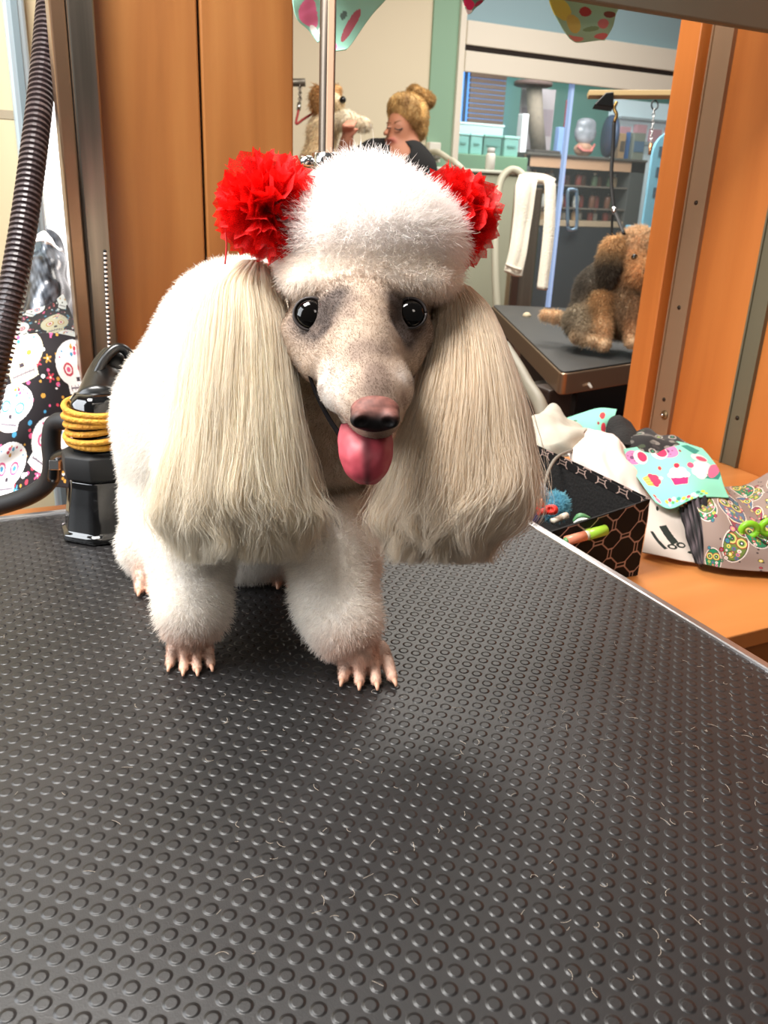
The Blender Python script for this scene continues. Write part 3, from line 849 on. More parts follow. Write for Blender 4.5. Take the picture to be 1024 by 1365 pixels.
# ---- ears: lofted leather with a long silky fringe
def ear(name, secs, seed, nh, dark, tipv, label=None):
    secs = np.array(secs, float)          # px, py, half width px, depth, half depth (m)
    tt = np.linspace(0, 1, len(secs))
    def sec(t):
        q = cat(secs, t)
        d = q[:, 3:4]
        c = np.array([at(a[0], a[1], a[3]) for a in q])
        return c, q[:, 2] * q[:, 3] / F, q[:, 4]
    # leather
    n = 26; k = 24
    c, w, dp = sec(np.linspace(0, .88, n))
    ang = np.linspace(0, 2 * math.pi, k, endpoint=False)
    sc = np.concatenate([np.linspace(.35, .74, 4), np.full(n - 8, .76), np.linspace(.74, .2, 4)])
    V = c[:, None, :] + (np.cos(ang)[None, :, None] * (w * sc)[:, None, None]) * RT + (np.sin(ang)[None, :, None] * (dp * sc)[:, None, None]) * FW
    fs = [(i * k + j, (i + 1) * k + j, (i + 1) * k + (j + 1) % k, i * k + (j + 1) % k) for i in range(n - 1) for j in range(k)]
    fs += [tuple(range(k)), tuple((n - 1) * k + j for j in range(k))[::-1]]
    mb = MB(); mb.add(V.reshape(-1, 3), fs)
    e = mb.build('ear', mat(name + '_leather', (250, 240, 224), .8), poodle, smooth=True)
    # fringe
    g = np.random.default_rng(seed)
    m_ = 16
    # locks: strands share a lock centre so the hair gathers
    nl = 420
    la, lr, ls = g.uniform(0, 2 * math.pi, nl), np.sqrt(g.uniform(.30, 1.0, nl)), g.uniform(-.02, .60, nl)
    le = np.clip(g.normal(.95, .08, nl), .70, 1.08) * tipv
    lp = g.uniform(0, 6.28, (nl, 2)); lw = g.uniform(.5, 1.5, nl)
    i = g.integers(0, nl, nh)
    a = la[i] + g.normal(0, .16, nh); r = np.clip(lr[i] + g.normal(0, .09, nh), .2, 1.13)
    s0 = np.clip(ls[i] + g.normal(0, .05, nh), 0, .8); s1 = np.clip(le[i] + g.normal(0, .025, nh), s0 + .15, 1.10)
    fly = g.random(nh) < .06
    fg = np.zeros(nh); fg[fly] = g.uniform(.05, .42, fly.sum()); soft = g.random(nh) < .16; fg[soft] += g.uniform(0, .11, soft.sum())
    u = np.linspace(0, 1, m_)
    T = s0[:, None] + (s1 - s0)[:, None] * u[None, :]
    c, w, dp = sec(np.clip(T, 0, 1).ravel())
    over = np.clip(T - 1, 0, 1).ravel()[:, None]
    c = c + over * np.array([0, 0, -.20])
    c, w, dp = c.reshape(nh, m_, 3), w.reshape(nh, m_), dp.reshape(nh, m_)
    # gather toward the lock with length, gentle wave
    gath = u[None, :] ** 1.5 * .45
    A = a[:, None] * (1 - gath) + la[i][:, None] * gath
    Rr = r[:, None] * (1 - gath) + lr[i][:, None] * gath
    wv = .0080 * lw[i][:, None] * np.sin(u[None, :] * 7.5 + lp[i, 0][:, None]) * u[None, :] ** 1.6
    wz = .0060 * lw[i][:, None] * np.sin(u[None, :] * 6.5 + lp[i, 1][:, None]) * u[None, :]
    rise = np.sin(np.clip(u * 6, 0, 1) * math.pi / 2)[None, :]
    Rr = Rr * (.72 + .28 * rise) * (1 + fg[:, None] * u[None, :] ** 1.4)
    Ps = c + (np.cos(A) * Rr * w + wv)[..., None] * RT + (np.sin(A) * Rr * dp + wz)[..., None] * FW
    Ps = Ps + g.normal(0, .0007, (nh, m_, 3)) * u[None, :, None]
    Ps[..., 2] = np.maximum(Ps[..., 2], .806)
    base = np.array(dark, float)
    tone = (1 + g.normal(0, .02, nl)[i] + g.normal(0, .02, nh))[:, None]
    CCc = base[None, :] * tone
    tipc = 1 - .04 * u[None, :, None]
    col = np.clip(CCc[:, None, :] * tipc, 0, 252)
    rad = np.interp(u, [0, .1, .8, 1], [.00012, .00014, .00012, .00004])
    hair('ear_fringe', Ps, np.where(fly, 1.1, 1)[:, None] * rad[None, :], M_silk, e, col)
    return e
ear('left_ear', [(338, 352, 30, .752, .020), (320, 385, 51, .735, .028), (318, 440, 63, .722, .034), (317, 510, 72, .712, .036), (316, 580, 81, .706, .038), (314, 650, 92, .704, .038), (317, 690, 97, .706, .034), (322, 722, 88, .71, .028)], 5, 80000, (246, 237, 220), 1.0)
ear('right_ear', [(606, 384, 28, .764, .018), (614, 415, 38, .752, .026), (620, 465, 51, .735, .032), (621, 530, 68, .72, .036), (618, 590, 82, .712, .038), (612, 650, 93, .706, .038), (599, 690, 90, .704, .034), (588, 722, 66, .704, .028)], 6, 80000, (246, 234, 216), 1.0)

# ---- eyes, nose, tongue, lips, claws
M_eye = mat('dog_eye', (7, 5, 4), .08, spec=.35)
for e in ((415, 420, .688, 22.5), (547, 419, .690, 21.0)):
    s_ = Sdf(); c = at(*e[:3]); r = e[3] * e[2] / F
    s_.ell(c, np.array([r, r * .97, r * .72]))
    eo, _, _ = sdf_obj('eye', s_, .0016, M_eye, poodle)
    # lid rim
    a_ = np.linspace(0, 2 * math.pi, 40)
    rimp = c + np.cos(a_)[:, None] * RT * r * 1.0 + np.sin(a_)[:, None] * UP * r * .95 - FW * r * .28
    MB().tube(rimp, r * .10, 8).build('eyelid', mat('dog_eyelid', (40, 30, 27), .55), eo, smooth=True)
NS = Sdf()
EL(NS, 500, 545, .630, 32, 18, 19, .006)
EL(NS, 500, 559, .628, 30, 17, 18, .008)
for sx in (-1, 1):
    EL(NS, 500 + sx * 22, 559, .620, 11, 11, 12, .006)
    EL(NS, 500 + sx * 18, 563, .6135, 9, 6.0, 11, .0025, tilt=-sx * .35, sub=1)
NS.cone(at(500, 562, .6165), at(500, 582, .6165), .0007, .0007, .0015, sub=1)
def nose_col(V):
    t = np.clip((V[:, 2] - at(500, 563, .615)[2]) / (at(500, 549, .615)[2] - at(500, 563, .615)[2]), 0, 1)[:, None]
    n = wave_noise(V, 1500, 3, 14)[:, None]
    C = np.array([20, 15, 14]) * (1 - t) + np.array([118, 76, 68]) * t  # dark leather, its lit top painted brown
    return C * (1 + .16 * n)
sdf_obj('nose', NS, .0010, vcmat('nose_leather', .6, spec=.25), poodle, nose_col)
def tongue_col(u, v):
    C = np.tile(np.array([190, 72, 84.0]), (len(u), 1))
    g_ = np.exp(-((u - .5) / .05) ** 2)[:, None]
    s_ = np.clip(1 - v * 1.4, 0, 1)[:, None]
    C = C * (1 - .38 * g_) * (1 - .35 * s_)
    return C
def TZ(px, py, d): return (px, py, d)
patch('tongue', [[(456, 568, .665), (474, 566, .661), (502, 567, .661), (518, 572, .664)],
                 [(453, 585, .656), (472, 583, .648), (504, 583, .648), (521, 585, .656)],
                 [(455, 606, .650), (472, 606, .639), (505, 606, .639), (521, 603, .650)],
                 [(464, 628, .650), (477, 630, .641), (502, 630, .641), (515, 624, .650)],
                 [(478, 640, .654), (484, 642, .650), (496, 642, .650), (504, 638, .654)]],
      vcmat('tongue_flesh', .5, spec=.4), poodle, nu=40, nv=40, solid=.005, paint=tongue_col, folds=lambda u, v: -.0007 * np.exp(-((u - .5) / .07) ** 2) * (v < .9), noise=.0003, nscale=700)
M_lip = mat('dog_lip', (10, 7, 7), .9, spec=.05)
MB().tube(curve([at(408, 486, .694), at(414, 505, .690), at(424, 530, .682), at(438, 557, .670), at(451, 577, .660), at(457, 588, .656)], 30), np.linspace(.0012, .0024, 30), 10).build('lip', M_lip, poodle, smooth=True)
M_claw = mat('dog_claw', (206, 158, 130), .5)
for (p, d, r) in CL:
    MB().tube(curve([p - d * r * .3, p + d * r * .9 - ZZ * r * .05, p + d * r * 1.35 - ZZ * r * .5], 8), np.linspace(r * .5, r * .2, 8), 8).build('claw', M_claw, poodle, smooth=True)

# ---- red tulle bows
def mat_tulle():
    mt, nt, b = nmat('red_tulle'); N, L = nt.nodes, nt.links
    b.inputs['Base Color'].default_value = lin((230, 12, 12)); b.inputs['Roughness'].default_value = .6
    tr = N.new('ShaderNodeBsdfTranslucent'); tr.inputs['Color'].default_value = lin((236, 18, 14))
    mx = N.new('ShaderNodeMixShader'); mx.inputs[0].default_value = .35
    tp = N.new('ShaderNodeBsdfTransparent'); m2 = N.new('ShaderNodeMixShader')
    tc = N.new('ShaderNodeTexCoord'); vo = N.new('ShaderNodeTexVoronoi'); vo.feature = 'DISTANCE_TO_EDGE'; vo.inputs['Scale'].default_value = 900
    L.new(tc.outputs['Object'], vo.inputs['Vector'])
    mr = N.new('ShaderNodeMapRange'); L.new(vo.outputs['Distance'], mr.inputs['Value']); mr.inputs['From Min'].default_value = .05; mr.inputs['From Max'].default_value = .28
    mr.inputs['To Min'].default_value = .0; mr.inputs['To Max'].default_value = .55
    L.new(b.outputs[0], mx.inputs[1]); L.new(tr.outputs[0], mx.inputs[2])
    L.new(mr.outputs[0], m2.inputs[0]); L.new(mx.outputs[0], m2.inputs[1]); L.new(tp.outputs[0], m2.inputs[2])
    L.new(m2.outputs[0], N['Material Output'].inputs['Surface'])
    return mt
M_tulle = mat_tulle()
def bow(px, py, d, R, seed, label, n=85):
    g = np.random.default_rng(seed); c = at(px, py, d)
    t = thing('tulle_bow', label, 'bow', c, 'red tulle bows on the poodle')
    mb = MB()
    for i in range(n):
        v = g.normal(size=3); v /= np.linalg.norm(v)
        w = np.cross(v, g.normal(size=3)); w /= np.linalg.norm(w); z = np.cross(v, w)
        Rr = R * g.uniform(.72, 1.08); half = g.uniform(.35, .75)
        nu, nv = 13, 7
        a = np.linspace(-half, half, nu); rr = np.linspace(.12, 1, nv)
        A, Q = np.meshgrid(a, rr, indexing='ij')
        zig = 1 + .05 * np.where(np.arange(nu) % 2, 1, -1)[:, None] * (Q > .95)
        ruf = .16 * np.sin(A * g.uniform(7, 13) + g.uniform(0, 6)) * Q ** 1.5 + .05 * np.sin(A * 22 + g.uniform(0, 6)) * Q ** 2
        P = c + Rr * Q[..., None] * zig[..., None] * (np.cos(A)[..., None] * v + np.sin(A)[..., None] * w) + Rr * ruf[..., None] * z
        idx = np.arange(nu * nv).reshape(nu, nv)
        mb.add(P.reshape(-1, 3), np.stack([idx[:-1, :-1], idx[1:, :-1], idx[1:, 1:], idx[:-1, 1:]], -1).reshape(-1, 4))
    mb.build('ruffle', M_tulle, t, smooth=True)
    MB().lathe([(.002, -.008), (.010, -.006), (.012, 0), (.010, .006), (.002, .008)], c, 16).build('knot', mat('red_knot', (170, 10, 14), .6), t, smooth=True)
    return t
bw = bow(356, 278, .715, .0445, 21, 'full red tulle bow at the top of the ear beside the maple boards')
MB().tube(curve([at(302, 292, .715), at(301, 310, .713), at(302, 328, .712), at(300, 352, .711)], 14), .0008, 6).build('thread', mat('red_thread', (196, 20, 24), .7), bw, smooth=True)
bow(602, 294, .772, .046, 22, 'red tulle bow half hidden behind the topknot, toward the grey tub')
# ================================================================== painted prints
class Paint:
    def __init__(s, base): s.b = base; s.l = []
    def ell(s, u, v, ru, rv, c, a=0.0): s.l.append(('e', u, v, ru, rv, c, a)); return s
    def poly(s, pts, c): s.l.append(('p', np.array(pts, float), c)); return s
    def __call__(s, u, v):
        C = np.tile(np.array(s.b, float), (len(u), 1))
        for q in s.l:
            if q[0] == 'e':
                _, a, b, ru, rv, c, t = q
                x = (u - a) * math.cos(t) + (v - b) * math.sin(t); y = -(u - a) * math.sin(t) + (v - b) * math.cos(t)
                C[(x / ru) ** 2 + (y / rv) ** 2 < 1] = c
            else:
                P = q[1]; ins = np.zeros(len(u), bool); j = len(P) - 1
                for i in range(len(P)):
                    cr = ((P[i, 1] > v) != (P[j, 1] > v)) & (u < (P[j, 0] - P[i, 0]) * (v - P[i, 1]) / (P[j, 1] - P[i, 1] + 1e-12) + P[i, 0])
                    ins ^= cr; j = i
                C[ins] = q[2]
        return C
def rotp(pts, u, v, s, a):
    c, n = math.cos(a), math.sin(a)
    return [(u + s * (x * c - y * n), v + s * (x * n + y * c)) for x, y in pts]
def cupcake(p, u, v, s, a, cup, cream, top, stripes=None):
    p.poly(rotp([(-.8, 0), (.8, 0), (.55, 1.2), (-.55, 1.2)], u, v, s, a), cup)
    if stripes:
        for x in (-.45, -.1, .25): p.poly(rotp([(x, 0), (x + .12, 0), (x + .06, 1.2), (x - .04, 1.2)], u, v, s, a), stripes)
    for x, y, r in ((-.6, -.12, .36), (0, -.2, .5), (.6, -.12, .36), (-.3, -.5, .42), (.3, -.5, .42), (0, -.75, .3)):
        q = rotp([(x, y)], u, v, s, a)[0]; p.ell(q[0], q[1], r * s, r * s, cream)
    for x in (-.5, -.17, .17, .5):
        q = rotp([(x, .08)], u, v, s, a)[0]; p.ell(q[0], q[1], .2 * s, .2 * s, cream)
    q = rotp([(0, -1.1)], u, v, s, a)[0]; p.ell(q[0], q[1], .24 * s, .24 * s, top)
def donut(p, u, v, s, a):
    q = rotp([(-.5, 0), (.35, 0)], u, v, s, a)
    p.ell(q[0][0], q[0][1], .9 * s, s, (206, 120, 170)); p.ell(q[0][0] - .1 * s, q[0][1], .25 * s, .25 * s, (110, 60, 100))
    for k in range(5): p.ell(q[0][0] - .1 * s + .5 * s * math.cos(k * 1.26), q[0][1] + .5 * s * math.sin(k * 1.26), .09 * s, .09 * s, (120, 70, 110))
    p.ell(q[1][0], q[1][1], .75 * s, .95 * s, (244, 226, 210)); p.ell(q[1][0] + .2 * s, q[1][1], .5 * s, .7 * s, (214, 30, 84))
TEAL = (134, 216, 186)
def cup_print():
    p = Paint(TEAL)
    donut(p, .14, .17, .12, .1); donut(p, .47, .15, .12, 3.1)
    cupcake(p, .21, .56, .115, 1.35, (206, 160, 70), (226, 40, 84), (240, 225, 205), (226, 186, 96))
    cupcake(p, .54, .52, .125, .05, (222, 22, 104), (246, 236, 226), (196, 24, 60))
    cupcake(p, .84, .47, .15, -1.1, (28, 128, 112), (244, 226, 214), (224, 70, 110))
    p.ell(.94, .47, .06, .13, (232, 96, 132), .5)
    p.poly([(.70, .08), (.80, .04), (.92, .10), (.82, .20)], (28, 128, 112)); p.ell(.84, .26, .09, .075, (240, 205, 205)); p.ell(.86, .27, .06, .05, (224, 60, 90))
    p.ell(.36, .38, .02, .028, (196, 50, 60)); p.ell(.66, .16, .015, .02, (150, 40, 60))
    for i in range(9):
        p.ell(.30 + .055 * i, .90 - .03 * math.sin(i), .024, .03, [(214, 222, 60), (230, 60, 90), (240, 236, 220), (60, 150, 130)][i % 4])
        p.ell(.33 + .055 * i, .95 - .03 * math.sin(i), .018, .022, [(240, 236, 220), (90, 170, 80), (214, 222, 60)][i % 3])
    p.ell(.12, .92, .06, .05, (236, 120, 150)); p.ell(.1, .84, .03, .03, (205, 30, 60))
    return p
def owl_print(seed, base=(150, 130, 120), n=7):
    g = np.random.default_rng(seed); p = Paint(base)
    for i in range(40):
        u, v = g.random(2); p.ell(u, v, .012, .012, (70, 55, 55), 0)
    bright = [(186, 40, 50), (224, 206, 90), (70, 120, 150), (240, 230, 215), (30, 140, 90), (150, 60, 90), (226, 130, 150)]
    for i in range(n):
        u, v = g.random(2) * .92 + .04; a = g.uniform(-.5, .5); s = g.uniform(.11, .16)
        p.ell(u, v, s * 1.0, s * 1.45, (236, 226, 214), a); p.ell(u, v, s * .92, s * 1.36, (40, 30, 30), a)
        body = [(36, 130, 86), (110, 130, 60), (140, 60, 80), (80, 110, 140)][i % 4]
        p.ell(u, v, s * .86, s * 1.28, body, a)
        for k in (-1, 1):
            ex, ey = rotp([(k * .40, -.45)], u, v, s, a)[0]
            for r, c in ((.46, (150, 30, 40)), (.38, (226, 210, 120)), (.27, (130, 170, 80)), (.18, (20, 18, 18)), (.07, (240, 240, 240))): p.ell(ex, ey, r * s, r * s, c)
        for k in range(9):
            bx, by = rotp([(((k % 3) - 1) * .45, .25 + .33 * (k // 3))], u, v, s, a)[0]
            p.ell(bx, by, .17 * s, .15 * s, bright[(k + i) % 7]); p.ell(bx, by, .07 * s, .07 * s, bright[(k + i + 3) % 7])
    for i in range(26):
        u, v = g.random(2); r = g.uniform(.014, .03)
        p.ell(u, v, r * 1.3, r * 1.3, (45, 32, 32)); p.ell(u, v, r, r, bright[i % 7]); p.ell(u, v, r * .4, r * .4, bright[(i + 2) % 7])
    return p
def dark_print(seed):
    g = np.random.default_rng(seed); p = Paint((22, 20, 20))
    for i in range(60):
        u, v = g.random(2); r = g.uniform(.02, .06)
        p.ell(u, v, r * 1.4, r, [(96, 92, 86), (60, 70, 50), (50, 44, 44), (130, 124, 116)][i % 4], g.uniform(0, 3))
    for i in range(14):
        u, v = g.random(2); p.ell(u, v, .06, .08, (170, 165, 155)); p.ell(u, v, .04, .055, (30, 26, 26)); p.ell(u, v, .02, .028, [(150, 190, 60), (46, 130, 90)][i % 2])
    return p
def scissor_print():
    p = Paint((214, 200, 188))
    k = (34, 40, 34)
    p.poly([(.25, .40), (.40, .34), (.62, .60), (.50, .68)], k); p.ell(.66, .66, .09, .06, k); p.ell(.67, .66, .045, .028, (214, 200, 188)); p.ell(.5, .72, .09, .06, k); p.ell(.5, .72, .045, .028, (214, 200, 188))
    p.poly([(.08, .54), (.14, .52), (.42, .78), (.36, .82)], k)
    p.ell(.85, .80, .08, .03, k); p.ell(.93, .79, .03, .05, k); p.ell(.9, .30, .03, .05, k); p.ell(.2, .12, .03, .04, k)
    return p

# ================================================================== fabrics on the counter (right)
def cloth(name, label, ctrl, paint=None, mt=None, **k):
    o = patch(name, ctrl, M_cloth if paint else mt, None, paint=paint, **k)
    tag(o, label, 'fabric'); return o
M_muslin = mat('grey_muslin', (196, 192, 176), .9, c2=(180, 176, 160), scale=30, sheen=.1)
M_whitecl = mat('white_muslin', (240, 226, 216), .9, sheen=.1)
M_blackcl = mat('black_cotton', (20, 18, 17), .9, bump=.3, bscale=200)
cloth('muslin_cloth', 'grey white crumpled muslin cloth behind the patterned bin, near the poodle ear',
      [[(676, 566, 1.50), (712, 552, 1.53), (736, 537, 1.55), (756, 556, 1.53), (778, 566, 1.52)],
       [(678, 580, 1.43), (706, 568, 1.44), (736, 558, 1.44), (758, 566, 1.44), (782, 572, 1.48)],
       [(684, 598, 1.40), (712, 590, 1.39), (736, 586, 1.38), (756, 584, 1.39), (776, 580, 1.44)],
       [(700, 628, 1.40), (720, 615, 1.39), (740, 612, 1.39), (760, 608, 1.40), (775, 600, 1.44)]], mt=M_muslin, nu=110, nv=110, noise=.006, nscale=75, seed=3, folds=lambda u, v: .005 * np.sin(7 * u + 5 * v + 2 * np.sin(4 * v)) + .0012 * np.sin(19 * u - 11 * v))
cloth('cupcake_fabric', 'folded teal fabric strip with red cherries behind the white muslin, beside the orange stile',
      [[(745, 560, 1.62), (775, 551, 1.63), (800, 546, 1.64), (822, 548, 1.64)], [(750, 572, 1.58), (780, 564, 1.58), (800, 560, 1.58), (818, 560, 1.60)], [(756, 592, 1.56), (782, 586, 1.55), (802, 584, 1.55), (812, 584, 1.58)]],
      paint=Paint(TEAL).ell(.72, .35, .06, .14, (190, 50, 60)).ell(.74, .75, .07, .15, (196, 36, 60)).ell(.2, .3, .03, .05, (60, 100, 80)).ell(.62, .6, .03, .05, (150, 40, 60)), nu=90, nv=60, noise=.004, nscale=60)
cloth('black_fabric', 'black cloth crumpled at the foot of the orange stile',
      [[(812, 556, 1.62), (822, 549, 1.63), (830, 550, 1.63), (842, 562, 1.63)], [(806, 575, 1.56), (820, 568, 1.55), (836, 568, 1.55), (856, 580, 1.57)], [(800, 600, 1.52), (820, 592, 1.50), (845, 592, 1.50), (868, 596, 1.54)]], mt=M_blackcl, nu=50, nv=50, noise=.006, nscale=70)
cloth('printed_fabric', 'dark print fabric with green and grey eyes, heaped behind the cupcake fabric',
      [[(838, 572, 1.62), (862, 570, 1.62), (880, 578, 1.60), (902, 582, 1.60), (925, 592, 1.56)], [(826, 588, 1.54), (858, 580, 1.52), (882, 584, 1.51), (902, 590, 1.51), (930, 598, 1.50)], [(826, 606, 1.50), (858, 602, 1.47), (882, 604, 1.46), (908, 606, 1.47), (934, 610, 1.48)]],
      paint=dark_print(5), nu=120, nv=70, noise=.007, nscale=70, seed=4)
cloth('white_cloth', 'white crumpled cloth standing between the patterned bin and the cupcake fabric',
      [[(752, 604, 1.45), (770, 578, 1.47), (790, 570, 1.49), (812, 573, 1.50), (826, 584, 1.50)],
       [(756, 606, 1.41), (776, 592, 1.41), (800, 588, 1.42), (822, 594, 1.43), (842, 608, 1.46)],
       [(762, 616, 1.38), (786, 614, 1.37), (808, 614, 1.37), (834, 624, 1.38), (854, 636, 1.42)],
       [(772, 650, 1.36), (800, 650, 1.35), (826, 656, 1.34), (850, 664, 1.34), (870, 668, 1.37)]], mt=M_whitecl, nu=110, nv=110, noise=.005, nscale=80, seed=6, folds=lambda u, v: .004 * np.sin(11 * u + 3 * v + 2 * np.sin(5 * v)) * (.3 + v) + .0010 * np.sin(27 * u + 9 * v))
cloth('cupcake_fabric', 'teal cotton printed with pink cupcakes and donuts, draped over the fabric pile on the counter',
      [[(832, 598, 1.46), (862, 593, 1.50), (900, 589, 1.52), (936, 598, 1.50)], [(842, 622, 1.40), (875, 620, 1.41), (915, 616, 1.41), (954, 618, 1.42)], [(858, 648, 1.34), (885, 649, 1.32), (925, 643, 1.32), (964, 641, 1.36)], [(874, 669, 1.30), (895, 678, 1.28), (930, 664, 1.28), (973, 662, 1.32)]],
      paint=cup_print(), nu=220, nv=220, noise=.0035, nscale=40, seed=2)
cloth('scissor_fabric', 'off white cotton with dark scissors print, hanging below the cupcake fabric',
      [[(866, 664, 1.345), (884, 672, 1.325), (902, 676, 1.31), (920, 672, 1.32)], [(864, 690, 1.31), (884, 698, 1.285), (905, 702, 1.28), (926, 700, 1.29)], [(860, 716, 1.285), (884, 724, 1.262), (908, 728, 1.255), (930, 728, 1.265)], [(856, 737, 1.262), (884, 743, 1.246), (908, 749, 1.236), (934, 753, 1.236)]],
      paint=scissor_print(), nu=120, nv=120, noise=.004, nscale=45, seed=7)
cloth('black_fabric', 'dark folded cloth edges showing inside the owl print roll',
      [[(906, 680, 1.30), (915, 672, 1.29), (925, 664, 1.28), (940, 662, 1.29)], [(914, 704, 1.275), (922, 702, 1.26), (932, 700, 1.255), (944, 696, 1.26)], [(920, 728, 1.25), (928, 730, 1.235), (936, 730, 1.23), (946, 728, 1.235)], [(926, 748, 1.225), (932, 752, 1.216), (938, 752, 1.214), (948, 750, 1.222)]],
      paint=lambda u, v: np.where((((u * 7) % 1) < .35)[:, None], np.array([96, 84, 88.0]), np.array([30, 26, 28.0])) * (.75 + .25 * np.sin(v * 17 + u * 9))[:, None], nu=60, nv=60, noise=.006, nscale=110, seed=17, folds=lambda u, v: .004 * np.sin(u * 38))
cloth('owl_fabric', 'grey brown cotton printed with colourful owls, rolled along the counter front',
      [[(926, 668, 1.29), (950, 654, 1.33), (985, 668, 1.36), (1020, 690, 1.36), (1070, 700, 1.36)], [(934, 690, 1.25), (958, 682, 1.26), (990, 696, 1.27), (1024, 708, 1.28), (1075, 716, 1.29)], [(938, 722, 1.22), (962, 722, 1.215), (990, 728, 1.215), (1024, 736, 1.22), (1075, 745, 1.23)], [(938, 752, 1.214), (962, 757, 1.205), (990, 760, 1.202), (1024, 763, 1.202), (1080, 770, 1.205)]],
      paint=owl_print(14, n=9), nu=260, nv=220, noise=.004, nscale=42, seed=8)
cloth('owl_fabric', 'grey owl print cloth bunched up against the olive shelf standard behind the green scissors',
      [[(966, 654, 1.50), (990, 652, 1.50), (1012, 640, 1.50), (1040, 622, 1.50), (1070, 616, 1.5)], [(976, 668, 1.42), (998, 668, 1.41), (1018, 660, 1.40), (1040, 655, 1.40), (1070, 650, 1.4)], [(986, 700, 1.36), (1004, 698, 1.34), (1022, 694, 1.33), (1044, 692, 1.33), (1070, 690, 1.33)]],
      paint=owl_print(29, n=6), nu=160, nv=130, noise=.006, nscale=50, seed=9)

# green handled scissors
sc_ = thing('scissors', 'bright green handled scissors lying on the owl print fabric', 'scissors', at(1002, 706, 1.235))
for cx, cy, nm in ((999, 707, 0), (1026, 703, 1)):
    c = at(cx, cy, 1.232); a_ = np.linspace(0, 2 * math.pi, 33)
    MB().tube(c + (np.cos(a_) * .0118)[:, None] * RT + (np.sin(a_) * .0110)[:, None] * (UP * .9 - FW * .4), .0050, 10).build('handle', mat('lime_plastic', (136, 206, 40), .35), sc_, smooth=True)
MB().tube([at(1009, 714, 1.228), at(1040, 728, 1.215), at(1075, 738, 1.205)], [.004, .0035, .001], 8, flat=.3).build('blade', M_chrome, sc_, smooth=True)

# ---- patterned fabric bin
BX0, BX1, BY0, BY1, BZ0 = .638, .815, .815, 1.12, .701
BZ1 = ony(872, 664, BY0)[2]
def lattice(x, y):
    p_ = .047
    X = np.abs((x / p_) % 1 - .5); Y = np.abs((y / p_) % 1 - .5)
    o = np.maximum(np.maximum(X, Y), (X + Y) * .78)
    ln = (np.abs(o - .33) < .020) | ((np.abs(X - .06) < .018) & (Y > .32)) | ((np.abs(Y - .06) < .018) & (X > .32))
    C = np.tile(np.array([17, 14, 14.0]), (x.size, 1)); C[ln.ravel()] = (186, 158, 146)
    return C
bn = thing('fabric_bin', 'black fabric storage bin with beige lattice print, on the orange counter', 'bin', (.735, .96, BZ0))
M_bin = vcmat('bin_fabric', .8)
def face(mb, o, ex, ey, w, h, flare=None, dens=.0008):
    nu, nv = int(w / dens) + 2, int(h / dens) + 2
    u, v = np.meshgrid(np.linspace(0, w, nu), np.linspace(0, h, nv), indexing='ij')
    P = np.array(o) + u[..., None] * np.array(ex) + v[..., None] * np.array(ey)
    if flare is not None: P = P + (v / h)[..., None] * np.array(flare)
    P = P + (np.sin(u / w * math.pi) * .004 * v / h)[..., None] * np.cross(ex, ey)
    idx = np.arange(nu * nv).reshape(nu, nv)
    rgb = lattice(u, v)
    mb.add(P.reshape(-1, 3), np.stack([idx[:-1, :-1], idx[1:, :-1], idx[1:, 1:], idx[:-1, 1:]], -1).reshape(-1, 4), np.concatenate([((rgb / 255 + .055) / 1.055) ** 2.4, np.ones((u.size, 1))], 1))
Hh = BZ1 - BZ0; fl = .012
mb = MB()
face(mb, (BX0, BY0, BZ0), (1, 0, 0), (0, 0, 1), BX1 - BX0, Hh, (0, -.0, 0))
face(mb, (BX1, BY0, BZ0), (0, 1, 0), (0, 0, 1), BY1 - BY0, Hh, (.0, 0, 0))
face(mb, (BX1, BY1, BZ0), (-1, 0, 0), (0, 0, 1), BX1 - BX0, Hh)
face(mb, (BX0, BY1, BZ0), (0, -1, 0), (0, 0, 1), BY1 - BY0, Hh)
mb.build('shell', M_bin, bn, smooth=True, colors=True)
t_ = .004
MB().box((BX0 + t_, BY0 + t_, BZ0 + .001), (BX1 - t_, BY1 - t_, BZ0 + .004)).box((BX0 + .001, BY0 + .001, BZ0 + .004), (BX1 - .001, BY0 + t_, BZ1 - .002)).box((BX1 - t_, BY0 + t_, BZ0 + .004), (BX1 - .001, BY1 - t_, BZ1 - .002)).box((BX0 + .001, BY1 - t_, BZ0 + .004), (BX1 - .001, BY1 - .001, BZ1 - .002)).box((BX0 + .001, BY0 + t_, BZ0 + .004), (BX0 + t_, BY1 - t_, BZ1 - .002)).build('lining', M_blackcl, bn)
mb = MB()
dd = .0009
def trim(mb, o, ex, w, out):
    nu = int(w / dd) + 2
    u, v = np.meshgrid(np.linspace(0, w, nu), np.linspace(0, .012, 14), indexing='ij')
    for off, vv in ((np.array(out) * .0012, v),):
        P = np.array(o) + u[..., None] * np.array(ex) + vv[..., None] * np.array([0, 0, -1.0]) + off
        idx = np.arange(P.shape[0] * P.shape[1]).reshape(P.shape[:2]); rgb = lattice(u + .004, v * 1.3 + .017)
        mb.add(P.reshape(-1, 3), np.stack([idx[:-1, :-1], idx[1:, :-1], idx[1:, 1:], idx[:-1, 1:]], -1).reshape(-1, 4), np.concatenate([((rgb / 255 + .055) / 1.055) ** 2.4, np.ones((u.size, 1))], 1))
trim(mb, (BX1 - t_, BY0 + .006, BZ1), (0, 1, 0), BY1 - BY0 - .012, (-1, 0, 0))
trim(mb, (BX0 + .006, BY1 - t_, BZ1), (1, 0, 0), BX1 - BX0 - .012, (0, -1, 0))
mb.build('inner_hem', M_bin, bn, smooth=True, colors=True)
for o_ in bn.children:
    for v_ in o_.data.vertices:
        fx = min(1, max(0, (BX1 - v_.co.x) / (BX1 - BX0))); fy = min(1, max(0, (BY1 - v_.co.y) / (BY1 - BY0)))
        v_.co.z = BZ0 + (v_.co.z - BZ0) * (1 - .24 * fx * fy)
